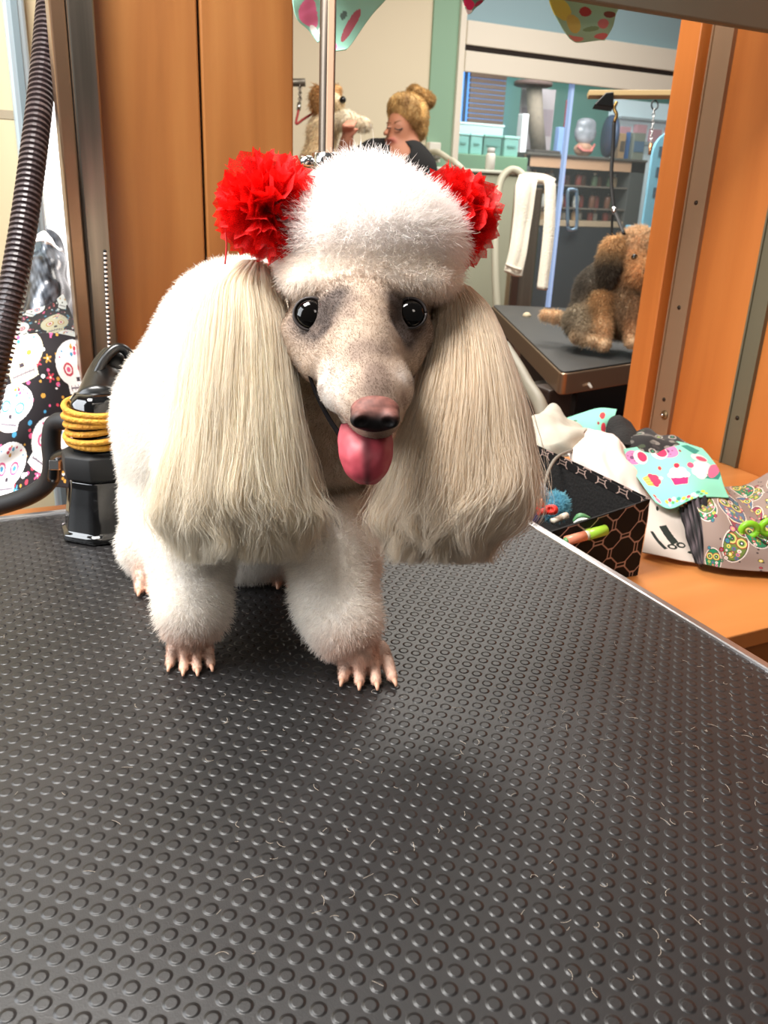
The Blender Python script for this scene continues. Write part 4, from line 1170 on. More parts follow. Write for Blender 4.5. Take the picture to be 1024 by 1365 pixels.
# things in the bin, heaped toward the table
def blob(name, label, cat_, c, r, mt, h=.0025, lump=.0, seed=1, squash=(1, 1, 1), fuzz=None):
    S = Sdf(); g = np.random.default_rng(seed)
    S.ell(c, np.array(r) * .85 * np.array(squash), np.eye(3))
    for i in range(7):
        v = g.normal(size=3); v /= np.linalg.norm(v)
        S.ball(np.array(c) + v * r * .55, r * .42, .01)
    o, V, Q = sdf_obj(name, S, h, mt)
    tag(o, label, cat_)
    if fuzz is not None:
        P = sample(V, Q, 3500, 3); N = S.grad(P)
        hair('pile', strands(P, N, np.full(len(P), r * .35) * rng.uniform(.5, 1.1, len(P)), np.zeros_like(P), 4, .5, 0, .4, 4), np.array([.0004, .0003, .0003, .0001]), M_hair, o, np.tile(np.array([fuzz], float), (len(P), 1)))
    return o
dep = 1.17
blob('pom_pom', 'fuzzy sky blue pom pom inside the patterned bin', 'pom pom', at(740, 676, 1.19), .018, mat('sky_blue_wool', (120, 186, 206), .9), fuzz=(132, 196, 214))
blob('pom_pom', 'pale grey fuzzy pom pom in the bin, tight against the poodle ear', 'pom pom', at(704, 658, 1.19), .020, mat('grey_wool', (190, 196, 204), .9), seed=3, fuzz=(198, 202, 208))
rb = thing('red_bow', 'small red ribbon bow on top of the things in the bin', 'bow', at(724, 682, 1.14))
for k_ in (-1, 1):
    S = Sdf(); S.ell(at(724 + k_ * 9, 681 - k_ * 2, 1.14), np.array([.0085, .0065, .005]), AX)
    S.cone(at(724 + k_ * 4, 682, 1.14), at(724 + k_ * 14, 680, 1.14), .003, .0065, .004)
    S.ell(at(724 + k_ * 10, 681 - k_ * 2, 1.133), np.array([.0045, .0032, .0055]), AX, .002, sub=1)
    sdf_obj('loop', S, .0011, mat('red_ribbon', (216, 44, 32), .55), rb)
MB().tube([at(723, 678, 1.136), at(724, 682, 1.135), at(725, 686, 1.136)], [.003, .004, .003], 10).build('knot', mat('red_ribbon_knot', (186, 34, 26), .55), rb, smooth=True)
blob('navy_cloth', 'navy blue cloth scrap low in the bin by the table rim', 'cloth', at(706, 692, 1.14), .015, mat('navy_cloth', (28, 36, 92), .8), seed=6, squash=(1.3, 1, .6))
ms = thing('white_marker', 'short white capped marker lying in the patterned bin', 'marker', at(747, 691, 1.15))
MB().tube([at(736, 695, 1.14), at(748, 690, 1.15)], .0042, 12).build('barrel', mat('ivory_plastic', (236, 226, 206), .4), ms, smooth=True)
MB().tube([at(748, 690, 1.15), at(756, 687, 1.155)], .0047, 12).build('cap', mat('ivory_cap', (224, 210, 190), .4), ms, smooth=True)
cs = thing('cone_toy', 'little orange and white cone beside the red bow in the bin', 'toy', at(720, 668, 1.15))
MB().tube([at(720, 676, 1.15), at(719, 664, 1.15)], [.008, .004], 14).build('orange_base', mat('soft_orange', (224, 150, 118), .6), cs, smooth=True)
MB().tube([at(719, 664, 1.15), at(718.5, 657, 1.15)], [.004, .0012], 14).build('white_tip', mat('cone_white', (236, 232, 214), .6), cs, smooth=True)
gc = thing('hair_clip', 'small green and white hair clip at the near corner of the bin', 'clip', at(775, 690, 1.165))
MB().tube(curve([at(764, 695, 1.165), at(770, 688, 1.163), at(778, 687, 1.163), at(787, 690, 1.165)], 14), np.interp(np.linspace(0, 1, 14), [0, .5, 1], [.002, .0055, .002]), 10, flat=.5).build('green_arm', mat('clip_green', (86, 140, 92), .45), gc, smooth=True)
MB().tube(curve([at(765, 697, 1.16), at(772, 693, 1.158), at(780, 692, 1.158), at(788, 693, 1.16)], 14), np.interp(np.linspace(0, 1, 14), [0, .5, 1], [.002, .004, .002]), 10, flat=.5).build('white_arm', mat('clip_white', (226, 230, 220), .45), gc, smooth=True)
mk_ = thing('highlighter', 'pink and lime highlighter pen leaning across the front of the patterned bin', 'pen', at(780, 716, 1.10))
hA, hB = ony(752, 722, BY0 - .010), ony(809, 706, BY0 - .010)
e = (hB - hA)
MB().tube([hA + e * .0, hA + e * .06], [.003, .006], 14).build('nib_end', mat('nib_green', (110, 170, 110), .4), mk_, smooth=True)
MB().tube([hA + e * .05, hA + e * .48], .0068, 16).build('barrel', mat('salmon_plastic', (240, 150, 118), .35), mk_, smooth=True)
MB().tube([hA + e * .47, hA + e * .56], .0066, 16).build('label_band', mat('clear_band', (226, 222, 196), .3), mk_, smooth=True)
MB().tube([hA + e * .55, hA + e * .97, hA + e * 1.0], [.0074, .0074, .004], 16).build('cap', mat('lime_cap', (168, 214, 64), .35), mk_, smooth=True)
cd = thing('electric_wire', 'thin grey wire hooked over the bin corner by the white cloth', 'wire', at(730, 640, 1.3))
MB().tube(curve([at(764, 600, 1.40), at(745, 608, 1.33), at(734, 622, 1.27), at(726, 645, 1.23), at(718, 672, 1.20)], 30), .0028, 8).build('wire_length', mat('cord_grey', (120, 112, 100), .7), cd, smooth=True)

# ================================================================== black appliance at the back-left of the table
dv = thing('clipper_stand', 'glossy black clipper stand wrapped in yellow cord, behind the poodle at the table corner', 'clipper stand', onz(140, 712, .8025))
c0 = onz(142, 708, .8)
def octa(r, z, off=(0, 0)):
    out = []
    for i in range(32):
        a_ = i / 32 * 2 * math.pi
        k = 1 / max(abs(math.cos(a_ - round(a_ / (math.pi / 4)) * math.pi / 4)), .1) * .985
        out.append([c0[0] + off[0] + r * k * math.cos(a_), c0[1] + off[1] + r * k * .9 * math.sin(a_), z])
    return out
def loft(secs, name, mt, par, bev=0):
    V = np.array(secs); k = V.shape[1]; n = len(V)
    fs = [(i * k + j, i * k + (j + 1) % k, (i + 1) * k + (j + 1) % k, (i + 1) * k + j) for i in range(n - 1) for j in range(k)] + [tuple(range(k))[::-1], tuple((n - 1) * k + j for j in range(k))]
    return MB().add(V.reshape(-1, 3), fs).build(name, mt, par, smooth=True, bevel=bev)
M_gloss = mat('gloss_black', (8, 8, 9), .12, coat=.5)
loft([octa(.050, .801), octa(.051, .804), octa(.050, .809), octa(.045, .812), octa(.0445, .822), octa(.040, .845), octa(.037, .862), octa(.036, .872)], 'base', M_gloss, dv, .0015)
loft([octa(.034, .872), octa(.041, .876), octa(.042, .890), octa(.041, .902), octa(.034, .906)], 'collar', M_blackmatte, dv, .001)
loft([octa(.030, .905), octa(.029, .93), octa(.028, .962), octa(.022, .97)], 'neck', M_gloss, dv)
yl = M_yellow = mat('yellow_cord', (216, 158, 48), .7, c2=(186, 122, 36), scale=150, bump=.4, bscale=400)
cb = MB()
for i in range(7):
    z = .918 + .0062 * i; a_ = np.linspace(0, 2 * math.pi, 41); r_ = .0345 + .0015 * math.sin(i * 2.1)
    cb.tube(np.stack([c0[0] + r_ * np.cos(a_), c0[1] + r_ * np.sin(a_), z + .004 * np.sin(a_ + i)], 1), .0036, 8)
cb.build('cord_wrap', yl, dv, smooth=True)
tp = [np.array([c0[0] + .002, c0[1], .955]), at(140, 505, 1.02), at(150, 482, 1.03), at(158, 470, 1.035)]
MB().tube(curve(tp, 16), np.interp(np.linspace(0, 1, 16), [0, .6, .9, 1], [.027, .021, .017, .010]), 20, flat=.8).build('holster', M_black, dv, smooth=True)
MB().tube(curve([at(126, 505, 1.0), at(140, 478, 1.005), at(156, 464, 1.01), at(170, 470, 1.015), at(176, 492, 1.02), at(174, 520, 1.02)], 24), .006, 10).build('loop_handle', M_black, dv, smooth=True)
st = thing('padded_strap', 'black padded strap reaching from the clipper stand over the skull print fabric', 'strap', at(70, 640, 1.04))
MB().tube(curve([at(104, 576, 1.02), at(88, 562, 1.03), at(72, 566, 1.04), at(68, 590, 1.05), at(70, 620, 1.06), at(64, 642, 1.075), at(40, 660, 1.09), at(0, 674, 1.10), at(-60, 690, 1.11)], 60), np.interp(np.linspace(0, 1, 60), [0, .15, .5, 1], [.006, .011, .012, .0125]), 12).build('webbing', M_blackmatte, st, smooth=True)
MB().tube(curve([at(92, 604, 1.01), at(74, 612, 1.045), at(70, 640, 1.06)], 12), .007, 10).build('buckle_strap', M_black, st, smooth=True)
MB().box((-.006, -.006, -.004), (.006, .006, .004), axes=AX, org=at(73, 620, 1.035)).build('buckle', M_chrome, st, bevel=.001)

# ================================================================== bandanas under the header
def bandana(rows, paint, label, seed):
    o = patch('bandana', rows, M_cloth, None, nu=90, nv=90, noise=.003, nscale=60, seed=seed, paint=paint)
    tag(o, label, 'bandana', 'bandanas pinned along the top of the opening')
zz = lambda p, y: list(map(float, ony(p[0], p[1], y)))
R_ = lambda pts, y: [zz(p, y) for p in pts]
pk = Paint((150, 205, 182)).ell(.2, .55, .16, .2, (232, 120, 160)).ell(.12, .8, .1, .12, (250, 245, 240)).ell(.75, .2, .12, .1, (205, 110, 130)).ell(.75, .62, .08, .14, (170, 90, 100)).ell(.55, .93, .2, .14, (232, 130, 170)).ell(.5, .12, .16, .22, (252, 250, 250)).ell(.35, .85, .12, .1, (250, 246, 240)).ell(.6, .55, .03, .04, (90, 110, 100))
bandana([R_([(392, -60), (440, -75), (490, -75), (540, -70)], 1.19), R_([(390, -10), (430, -20), (476, -20), (524, -16)], 1.185), R_([(396, 24), (420, 12), (470, 14), (496, 20)], 1.19), R_([(414, 42), (428, 36), (452, 52), (468, 60)], 1.195), R_([(424, 56), (432, 52), (444, 66), (458, 66)], 1.19)], pk, 'teal and pink print bandana hanging above the steel arm post', 3)
bandana([R_([(606, -60), (624, -64), (640, -64), (664, -60)], 1.19), R_([(610, -20), (624, -22), (640, -22), (656, -20)], 1.185), R_([(617, 2), (622, 6), (634, 4), (642, 2)], 1.19), R_([(619, 10), (622, 18), (626, 19), (632, 12)], 1.19)], Paint((110, 160, 140)).ell(.3, .75, .3, .2, (226, 50, 100)).ell(.3, .93, .4, .08, (244, 225, 220)).ell(.8, .7, .2, .1, (170, 60, 90)).ell(.6, .4, .2, .12, (40, 70, 60)), 'bandana with a bright pink tip peeking down at the picture top edge', 5)
pc = Paint((150, 190, 160)).ell(.15, .3, .2, .2, (206, 196, 90)).ell(.35, .55, .12, .2, (196, 180, 96)).ell(.8, .6, .1, .12, (200, 120, 120)).ell(.55, .3, .08, .1, (160, 60, 60)).ell(.25, .9, .2, .08, (206, 130, 120)).ell(.8, .9, .2, .08, (200, 110, 110)).ell(.6, .7, .12, .06, (120, 150, 110)).ell(.9, .35, .1, .1, (120, 70, 60))
bandana([R_([(728, -12), (758, -10), (790, -2), (826, 8)], 1.20), R_([(736, 14), (760, 18), (792, 18), (820, 20)], 1.20), R_([(748, 36), (764, 40), (794, 36), (816, 36)], 1.195), R_([(760, 52), (771, 57), (798, 54), (806, 54)], 1.195)], pc, 'pale green bandana with yellow and pink motifs against the white glass frame', 7)

# ================================================================== second grooming table and its dog
t2 = thing('grooming_table', 'black topped grooming table with steel rim carrying the grey and tan dog', 'table', (1.7, 2.2, 0))
poly = [(1.285, 1.640), (2.10, 1.830), (2.45, 2.50), (1.83, 2.82)]
def inset(P, r, n=6, shr=0.0):
    out = []; P = [np.array(p, float) for p in P]; c = sum(P) / len(P)
    P = [p + (c - p) / np.linalg.norm(c - p) * shr for p in P]
    for i, p in enumerate(P):
        a, b = P[i - 1] - p, P[(i + 1) % len(P)] - p
        a /= np.linalg.norm(a); b /= np.linalg.norm(b)
        for t in np.linspace(0, 1, n): out.append(tuple((1 - t) ** 2 * (p + a * r) + 2 * t * (1 - t) * p + t * t * (p + b * r)))
    return out
MB().prism(inset(poly, .035), .742, .7955).build('rim', mat('warm_steel', (178, 150, 124), .3, .9), t2, bevel=.003)
MB().prism(inset(poly, .035, shr=.010), .7955, .80).build('rubber_top', mat('dusty_rubber', (40, 42, 42), .5, c2=(54, 54, 52), scale=6), t2, bevel=.001)
MB().box((1.50, 1.86, .0), (2.06, 2.30, .05)).build('base', M_brown, t2, bevel=.01)
MB().box((1.30, 1.70, .50), (1.375, 1.775, .742)).box((1.30, 1.74, .50), (2.1, 2.4, .60)).box((1.55, 1.9, .06), (1.85, 2.2, .742)).build('lift_frame', M_brown, t2, bevel=.006)
dt = thing('nail_tool', 'small white plastic tool lying under the second grooming table', 'tool', at(785, 511, 2.2))
MB().tube([at(781, 504, 2.15), at(785, 512, 2.13), at(789, 517, 2.12)], [.003, .0045, .003], 8).build('tool_body', mat('tool_white', (226, 220, 208), .4), dt, smooth=True)

DD = Sdf(); D2 = 2.36
TAN, GRY, DRK, CH = (218, 188, 152), (120, 112, 100), (92, 86, 78), (180, 158, 130)
K(DD, (772, 430, D2 + .04, 18), (796, 385, D2 + .02, 24), .03, ink=GRY, fl=.010)
K(DD, (796, 385, D2 + .02, 25), (824, 375, D2, 26), .03, ink=DRK, fl=.010)
K(DD, (824, 375, D2, 24), (836, 415, D2 - .02, 26), .03, ink=CH, fl=.014)
K(DD, (798, 420, D2, 22), (830, 420, D2, 26), .03, ink=CH, fl=.012)
K(DD, (770, 425, D2 - .02, 17), (778, 442, D2 - .05, 13), .02, ink=(150, 138, 118), fl=.010)
K(DD, (768, 448, D2 - .05, 7), (792, 455, D2 - .08, 6.5), .012, ink=TAN, fl=.008)
K(DD, (802, 400, D2 - .05, 13), (804, 436, D2 - .07, 9), .02, ink=(190, 150, 104), fl=.010)
K(DD, (804, 436, D2 - .07, 9.5), (805, 455, D2 - .07, 8.5), .015, ink=TAN, fl=.009)
K(DD, (804, 457, D2 - .07, 8), (806, 460, D2 - .10, 7), .01, ink=TAN, fl=.005)
K(DD, (846, 410, D2 - .05, 14), (842, 450, D2 - .07, 8), .02, ink=(196, 150, 108), fl=.010)
K(DD, (842, 452, D2 - .07, 7.5), (843, 457, D2 - .10, 7), .01, ink=TAN, fl=.005)
K(DD, (756, 424, D2 + .06, 7), (726, 419, D2 + .10, 5.5), .012, ink=TAN, fl=.010)
EL(DD, 850, 335, D2 - .03, 29, 30, 30, .02, ink=TAN, fl=.013)
K(DD, (852, 352, D2 - .07, 18), (858, 366, D2 - .12, 13), .02, ink=(200, 156, 110), fl=.012)
EL(DD, 843, 372, D2 - .06, 16, 10, 14, .015, ink=(196, 152, 108), fl=.014)
def ink_noise(S, sc_, am=.10):
    def f(V): return S.field(V, 'ink', (200, 180, 150), .012) * (1 + am * wave_noise(V, sc_, 5, 14)[:, None])
    return f
dog2, V2, Q2 = sdf_obj('terrier', DD, .006, vcmat('terrier_coat', .85), None, ink_noise(DD, 90))
tag(dog2, 'small shaggy grey and tan dog sitting on the second grooming table', 'dog')
def shag(S, V, Q, n, parent, seed, colorf, rad, sp=.35, name='fur_coat', down=.6, scale=1.0):
    P = sample(V, Q, n, seed); N = S.grad(P, .003)
    L = S.field(P, 'fl', .01, .012) * np.random.default_rng(seed).uniform(.6, 1.2, n) * scale
    hair(name, strands(P, N, L, np.tile(np.array([0, 0, -down]), (n, 1)), 5, sp, .3, .3, seed), np.array([1, .95, .8, .6, .25]) * rad, M_hair, parent, colorf(P) * (1 + np.random.default_rng(seed).normal(0, .10, (n, 1))))
shag(DD, V2, Q2, 42000, dog2, 4, ink_noise(DD, 90), .0007)
ES = Sdf(); EL(ES, 812, 348, D2 - .07, 13, 30, 9, .01, tilt=-.12); EL(ES, 822, 326, D2 - .06, 12, 12, 9, .015, tilt=-.1)
def earcol(V):
    t = np.clip((V[:, 2] - at(812, 350, D2)[2]) / (at(812, 326, D2)[2] - at(812, 350, D2)[2]), 0, 1)[:, None]
    return np.array([92, 82, 70]) * (1 - t) + np.array([206, 168, 122]) * t
for p in ES.p: p[6]['fl'] = .016
e2, Ve, Qe = sdf_obj('ear', ES, .006, vcmat('terrier_ear', .85), dog2, earcol)
shag(ES, Ve, Qe, 9000, e2, 6, earcol, .0007, .25, 'ear_fringe', 1.2)
for ex, ey, nm, r, c in ((846, 343, 'eye', 4.6, (10, 8, 7)), (866, 345, 'eye', 4.4, (10, 8, 7)), (860, 364, 'nose', 6.5, (16, 12, 12))):
    s_ = Sdf(); B(s_, (ex, ey, D2 - .135 if nm == 'nose' else D2 - .104, r)); sdf_obj(nm, s_, .003, mat('terrier_' + nm, c, .2), dog2)
tu = blob('fur_tuft', 'clump of loose tan fur on the second table beside the seated dog tail', 'fur tuft', onz(703, 421, .803), .012, mat('tan_fur', (206, 190, 160), .9), h=.004, squash=(1.6, 1, .4))

# arm and leash of the second table
am = thing('grooming_post', 'tan horizontal grooming arm with black end above the grey and tan dog', 'grooming arm', at(900, 300, 2.4))
MB().box((-.17, -.006, -.012), (.13, .010, .012), axes=AX, org=at(864, 127, 2.38)).build('bar', mat('tan_bar', (196, 170, 122), .4), am, bevel=.002)
MB().prism([(-.045, -.022), (.01, -.03), (.01, .014), (-.012, .012)], -.014, .014, axes=AX, org=at(812, 132, 2.38)).build('end_cap', M_black, am, bevel=.002)
pp = at(935, 127, 2.40)
MB().tube([(pp[0], pp[1], .70), (pp[0], pp[1], 1.2), (pp[0], pp[1], pp[2] + .05)], .014, 12).build('pole', M_steel, am, smooth=True)
MB().box((pp[0] - .025, pp[1] - .03, .68), (pp[0] + .025, pp[1] + .03, .742)).build('clamp', M_steel, am, bevel=.004)
ls = thing('grooming_leash', 'black grooming loop hanging from the tan arm down to the shaggy dog', 'leash', at(821, 150, 2.37))
MB().tube(curve([at(819, 162, 2.37), at(817, 200, 2.37), at(815, 240, 2.36), at(819, 283, 2.34)], 24), .0055, 8, flat=.5).build('strap', M_blackmatte, ls, smooth=True)
MB().tube(curve([at(820, 282, 2.33), at(826, 297, 2.30), at(832, 312, 2.27)], 10), .006, 8, flat=.5).tube(curve([at(817, 284, 2.35), at(816, 300, 2.36), at(816, 325, 2.37)], 10), .0045, 8, flat=.5).build('loop', M_blackmatte, ls, smooth=True)
MB().tube([at(817, 277, 2.33), at(821, 285, 2.33)], .007, 8).build('slide_clip', M_chrome, ls, smooth=True)
MB().tube(curve([at(822, 136, 2.37), at(819, 145, 2.37), at(822, 153, 2.37), at(819, 163, 2.37)], 12), .005, 8).build('snap_hook', mat('brass', (150, 120, 70), .3, .9), ls, smooth=True)
rg = thing('hanging_chain', 'steel ring and chain hanging from the tan arm near the orange stile', 'chain', at(873, 140, 2.37))
a_ = np.linspace(0, 2 * math.pi, 25)
MB().tube(at(873, 140, 2.37) + (np.cos(a_) * .009)[:, None] * RT + (np.sin(a_) * .013)[:, None] * UP, .0022, 8).build('ring', M_black, rg, smooth=True)
mb = MB()
for i in range(9):
    c = at(872 - i * .5, 148 + i * 5, 2.37); mb.tube(c + (np.cos(a_) * .003)[:, None] * (RT if i % 2 else FW) + (np.sin(a_) * .006)[:, None] * UP, .0014, 6)
mb.build('links', M_chrome, rg, smooth=True)
MB().tube([at(868, 192, 2.37), at(866, 206, 2.37)], [.006, .004], 10).build('clip', mat('copper_clip', (190, 140, 100), .3, .8), rg, smooth=True)

# ================================================================== bathing tub, towel, hoses
YB = 4.15
a, b_ = ony(548, 238, YB), ony(704, 234, YB)
zt = b_[2]
tb = thing('bathing_tub', 'pale grey green dog bathing tub wall behind the poodle topknot', 'tub', (a[0] + .4, YB + .3, 0))
M_tub = mat('tub_green_grey', (176, 182, 160), .45, c2=(168, 172, 150), scale=3)
MB().box((a[0], YB, 0.0), (b_[0] + .02, YB + .03, zt)).box((a[0], YB + .03, 0), (a[0] + .03, YB + .75, zt)).box((b_[0] - .01, YB + .03, 0), (b_[0] + .02, YB + .75, zt)).box((a[0] + .03, YB + .03, .45), (b_[0] - .01, YB + .75, .48)).build('basin', M_tub, tb, bevel=.012)
MB().box((a[0] - .01, YB - .015, zt), (b_[0] + .03, YB + .045, zt + .018)).build('rim', mat('tub_rim', (200, 204, 190), .35), tb, bevel=.006)
MB().box((a[0] + .25, YB - .006, .5), (a[0] + .262, YB, zt - .02)).build('panel_seam', mat('seam_grey', (140, 142, 126), .6), tb)
bt = thing('spray_bottle', 'clear white bottle standing on the tub rim', 'bottle', ony(652, 235, YB + .015))
bz = ony(652, 237, YB + .015)
MB().lathe([(.022, .019), (.026, .023), (.026, .09), (.022, .10)], (bz[0], bz[1], zt), 18).build('body', mat('frosted_plastic', (224, 224, 214), .35), bt, smooth=True)
MB().lathe([(.020, .10), (.021, .125), (.012, .128)], (bz[0], bz[1], zt), 18).build('cap', mat('grey_cap', (196, 200, 196), .4), bt, smooth=True)
# steel end panel with the towel folded over it
s0, s1 = ony(689, 240, 3.6), ony(733, 240, 3.6)
ts = thing('towel_stand', 'steel slab stand under the hanging white towel beside the tub', 'stand', (s0[0], 3.62, 0))
MB().box((s0[0] + .02, 3.60, 0.02), (s1[0] - .03, 3.65, s0[2] - .03)).build('slab', mat('shiny_steel', (196, 186, 168), .22, .9, c2=(120, 104, 92), scale=2.2, stretch=(9, 9, .2)), ts, bevel=.008)
MB().box((s0[0] + .02, 3.585, .02), (s0[0] + .055, 3.60, s0[2] - .03)).build('edge_shadow', mat('brown_shadow_metal', (104, 84, 74), .4, .6), ts, bevel=.003)  # brown strip stands in for the shadow along the slab
MB().box((s0[0] - .02, 3.55, 0), (s1[0] + .02, 3.70, .02)).build('foot', M_steel, ts, bevel=.004)
M_towel = mat('white_towel', (238, 230, 212), .95, bump=.5, bscale=180, sheen=.3)
tl = thing('bath_towel', 'thick white towel folded over the steel stand in front of the tub', 'towel', ony(700, 240, 3.56))
patch('long_fold', [[(690, 240, 3.55), (698, 239, 3.55), (708, 239, 3.55), (718, 241, 3.56)], [(688, 247, 3.50), (696, 246, 3.50), (705, 246, 3.50), (714, 249, 3.52)], [(685, 290, 3.50), (692, 291, 3.50), (700, 292, 3.50), (707, 294, 3.52)], [(679, 335, 3.49), (686, 337, 3.49), (693, 338, 3.49), (699, 340, 3.51)], [(673, 361, 3.49), (679, 364, 3.49), (686, 367, 3.49), (693, 369, 3.51)]], M_towel, tl, nu=30, nv=70, noise=.006, nscale=26, solid=.016, folds=lambda u, v: .006 * np.sin(u * 9 + v * 2))
MB().tube(curve([at(674, 352, 3.475), at(681, 355, 3.475), at(688, 358, 3.475), at(695, 360, 3.49)], 12), .006, 8).build('border_band', M_towel, tl, smooth=True)
patch('short_fold', [[(722, 241, 3.56), (728, 241, 3.56), (733, 242, 3.56), (738, 245, 3.57)], [(726, 250, 3.54), (730, 250, 3.54), (735, 250, 3.54), (739, 253, 3.56)], [(724, 310, 3.54), (728, 310, 3.54), (733, 311, 3.54), (737, 313, 3.56)], [(716, 384, 3.54), (720, 385, 3.54), (725, 386, 3.54), (729, 387, 3.56)]], M_towel, tl, nu=24, nv=60, noise=.004, nscale=26, solid=.014)
patch('top_fold', [[(690, 242, 3.54), (706, 240, 3.54), (722, 241, 3.54), (738, 246, 3.55)], [(692, 236, 3.58), (706, 234, 3.60), (724, 236, 3.60), (739, 242, 3.61)], [(694, 236, 3.68), (708, 234, 3.70), (726, 236, 3.70), (740, 242, 3.70)]], M_towel, tl, nu=40, nv=24, noise=.005, nscale=26, solid=.020)
M_hose = mat('pale_hose', (186, 184, 164), .45)
h1 = thing('shower_hose', 'pale grey hose looping up over the tub beside the white towel', 'hose', ony(662, 400, 4.0))
MB().tube(curve([at(664, 430, 3.95), at(661, 380, 3.95), at(660, 320, 3.95), at(662, 270, 3.95), at(668, 240, 3.95), at(680, 227, 3.95), at(692, 229, 3.95), at(700, 240, 3.95), at(704, 262, 3.98)], 60), .018, 12).build('hose_tube', M_hose, h1, smooth=True)
h2 = thing('dryer_hose', 'thin cream hose running from the wall outlet box toward the tub', 'hose', at(580, 200, 4.6))
MB().tube(curve([at(572, 203, 4.70), at(584, 203, 4.6), at(598, 212, 4.5), ony(608, 218, YB - .05), ony(622, 236, YB - .06), ony(630, 285, YB - .05)], 40), .016, 10).build('hose_tube', mat('cream_hose', (206, 202, 182), .5), h2, smooth=True)
ob = ony(574, 205, YF - .02)
oo = thing('wall_outlet', 'white outlet box on the green wall strip above the tub', 'outlet', ob)
MB().box((ob[0] - .035, YF - .07, ob[2] - .05), (ob[0] + .045, YF - .016, ob[2] + .065)).build('cover', mat('outlet_white', (232, 228, 216), .4), oo, bevel=.006)
MB().box((ob[0] - .01, YF - .10, ob[2] - .03), (ob[0] + .03, YF - .07, ob[2] + .02)).build('plug', mat('plug_grey', (120, 116, 106), .5), oo, bevel=.005)
# hoses on the floor side near the second table
h3 = thing('vacuum_hose', 'thick grey hose drooping beside the second grooming table leg', 'hose', at(705, 520, 2.0))
MB().tube(curve([at(672, 462, 2.05), at(690, 490, 1.95), at(704, 514, 1.9), at(720, 540, 1.85), at(728, 580, 1.82)], 30), .016, 12).build('hose_tube', mat('grey_hose', (142, 136, 120), .5), h3, smooth=True)
h4 = thing('power_cable', 'thin pale cable arched in front of the terracotta floor tiles', 'cable', at(690, 540, 1.9))
MB().tube(curve([at(682, 480, 1.92), at(690, 510, 1.88), at(698, 535, 1.84), at(706, 552, 1.8)], 20), .005, 8).build('cable_length', mat('cable_pale', (176, 170, 152), .5), h4, smooth=True)
h5 = thing('coiled_hose', 'grey hose coil lying on the floor under the second table', 'hose', onz(724, 517, .1))
MB().tube(curve([at(696, 530, 2.35), at(706, 519, 2.45), at(724, 514, 2.5), at(742, 515, 2.5), at(756, 522, 2.42), at(744, 532, 2.3), at(722, 534, 2.28)], 40), .016, 12).build('hose_tube', mat('grey_hose_b', (132, 124, 112), .5), h5, smooth=True)

# ================================================================== shop beyond the glass
YS = 6.5
def XZ(px, py, y=YS): q = ony(px, py, y); return q[0], q[2]
rc = thing('retail_counter', 'dark retail cabinet with tan top band and bottle shelves behind the glass', 'cabinet', (XZ(780, 300)[0], YS + .2, 0))
x0, z1 = XZ(702, 203); x1, _ = XZ(862, 214); z1 = (z1 + XZ(860, 213)[1]) / 2
zb0 = XZ(780, 226)[1]
MB().box((x0, YS - .02, z1 - .02), (x1, YS + .5, z1)).build('top', mat('counter_dark', (86, 82, 74), .4), rc, bevel=.004)
MB().box((x0 + .05, YS + .005, 0), (x1 - .17, YS + .02, XZ(770, 303)[1])).build('under_shade', mat('under_shade_dark', (34, 36, 40), .5), rc)  # dark sheet put in for the darkness under the shelves
MB().box((x0, YS, zb0), (x1, YS + .03, z1 - .02)).build('fascia', mat('tan_band', (190, 150, 116), .5), rc)
MB().box((x0, YS, 0), (x0 + .05, YS + .5, z1 - .02)).box((x1 - .17, YS, 0), (x1, YS + .5, z1 - .02)).box((x0 + .05, YS + .46, 0), (x1 - .17, YS + .5, z1 - .02)).build('carcass', mat('grey_carcass', (74, 76, 72), .6), rc, bevel=.003)
sh_z = [XZ(770, 247)[1], XZ(770, 277)[1], XZ(770, 294)[1]]
for i, z in enumerate(sh_z):
    MB().box((x0 + .05, YS + .01, z - (.05 if i == 2 else .012)), (x1 - .17, YS + .46, z)).build('shelf', mat('shelf_beige', (176, 154, 124), .5) if i == 2 else mat('shelf_grey', (110, 100, 88), .5), rc)
def bottle_proto():
    o = bpy.data.objects.new('bottle', None); COL.objects.link(o)
    MB().lathe([(.026, 0), (.030, .004), (.030, .085), (.024, .10), (.012, .108)], (0, 0, 0), 12).build('body', bot_m[0], o, smooth=True)
    MB().lathe([(.0135, .106), (.0135, .130), (.008, .134)], (0, 0, 0), 10).build('cap', bot_c[0], o, smooth=True)
    return o
bot_m = [mat('bottle_' + k, c, .35) for k, c in (('cream', (206, 176, 136)), ('brown', (112, 74, 54)), ('white', (206, 206, 196)), ('green', (86, 104, 78)), ('red', (140, 66, 56)))]
bot_c = [mat('bottle_cap_' + k, c, .4) for k, c in (('white', (226, 220, 204)), ('black', (30, 28, 26)), ('gold', (170, 130, 76)))]
kin = ['cream', 'brown', 'white', 'green', 'red']; row_n = ['upper', 'middle', 'lower']
ordn = ['first', 'second', 'third', 'fourth', 'fifth', 'sixth', 'seventh', 'eighth', 'ninth', 'tenth', 'eleventh', 'twelfth']
protos = [None] * 5
bi = 0
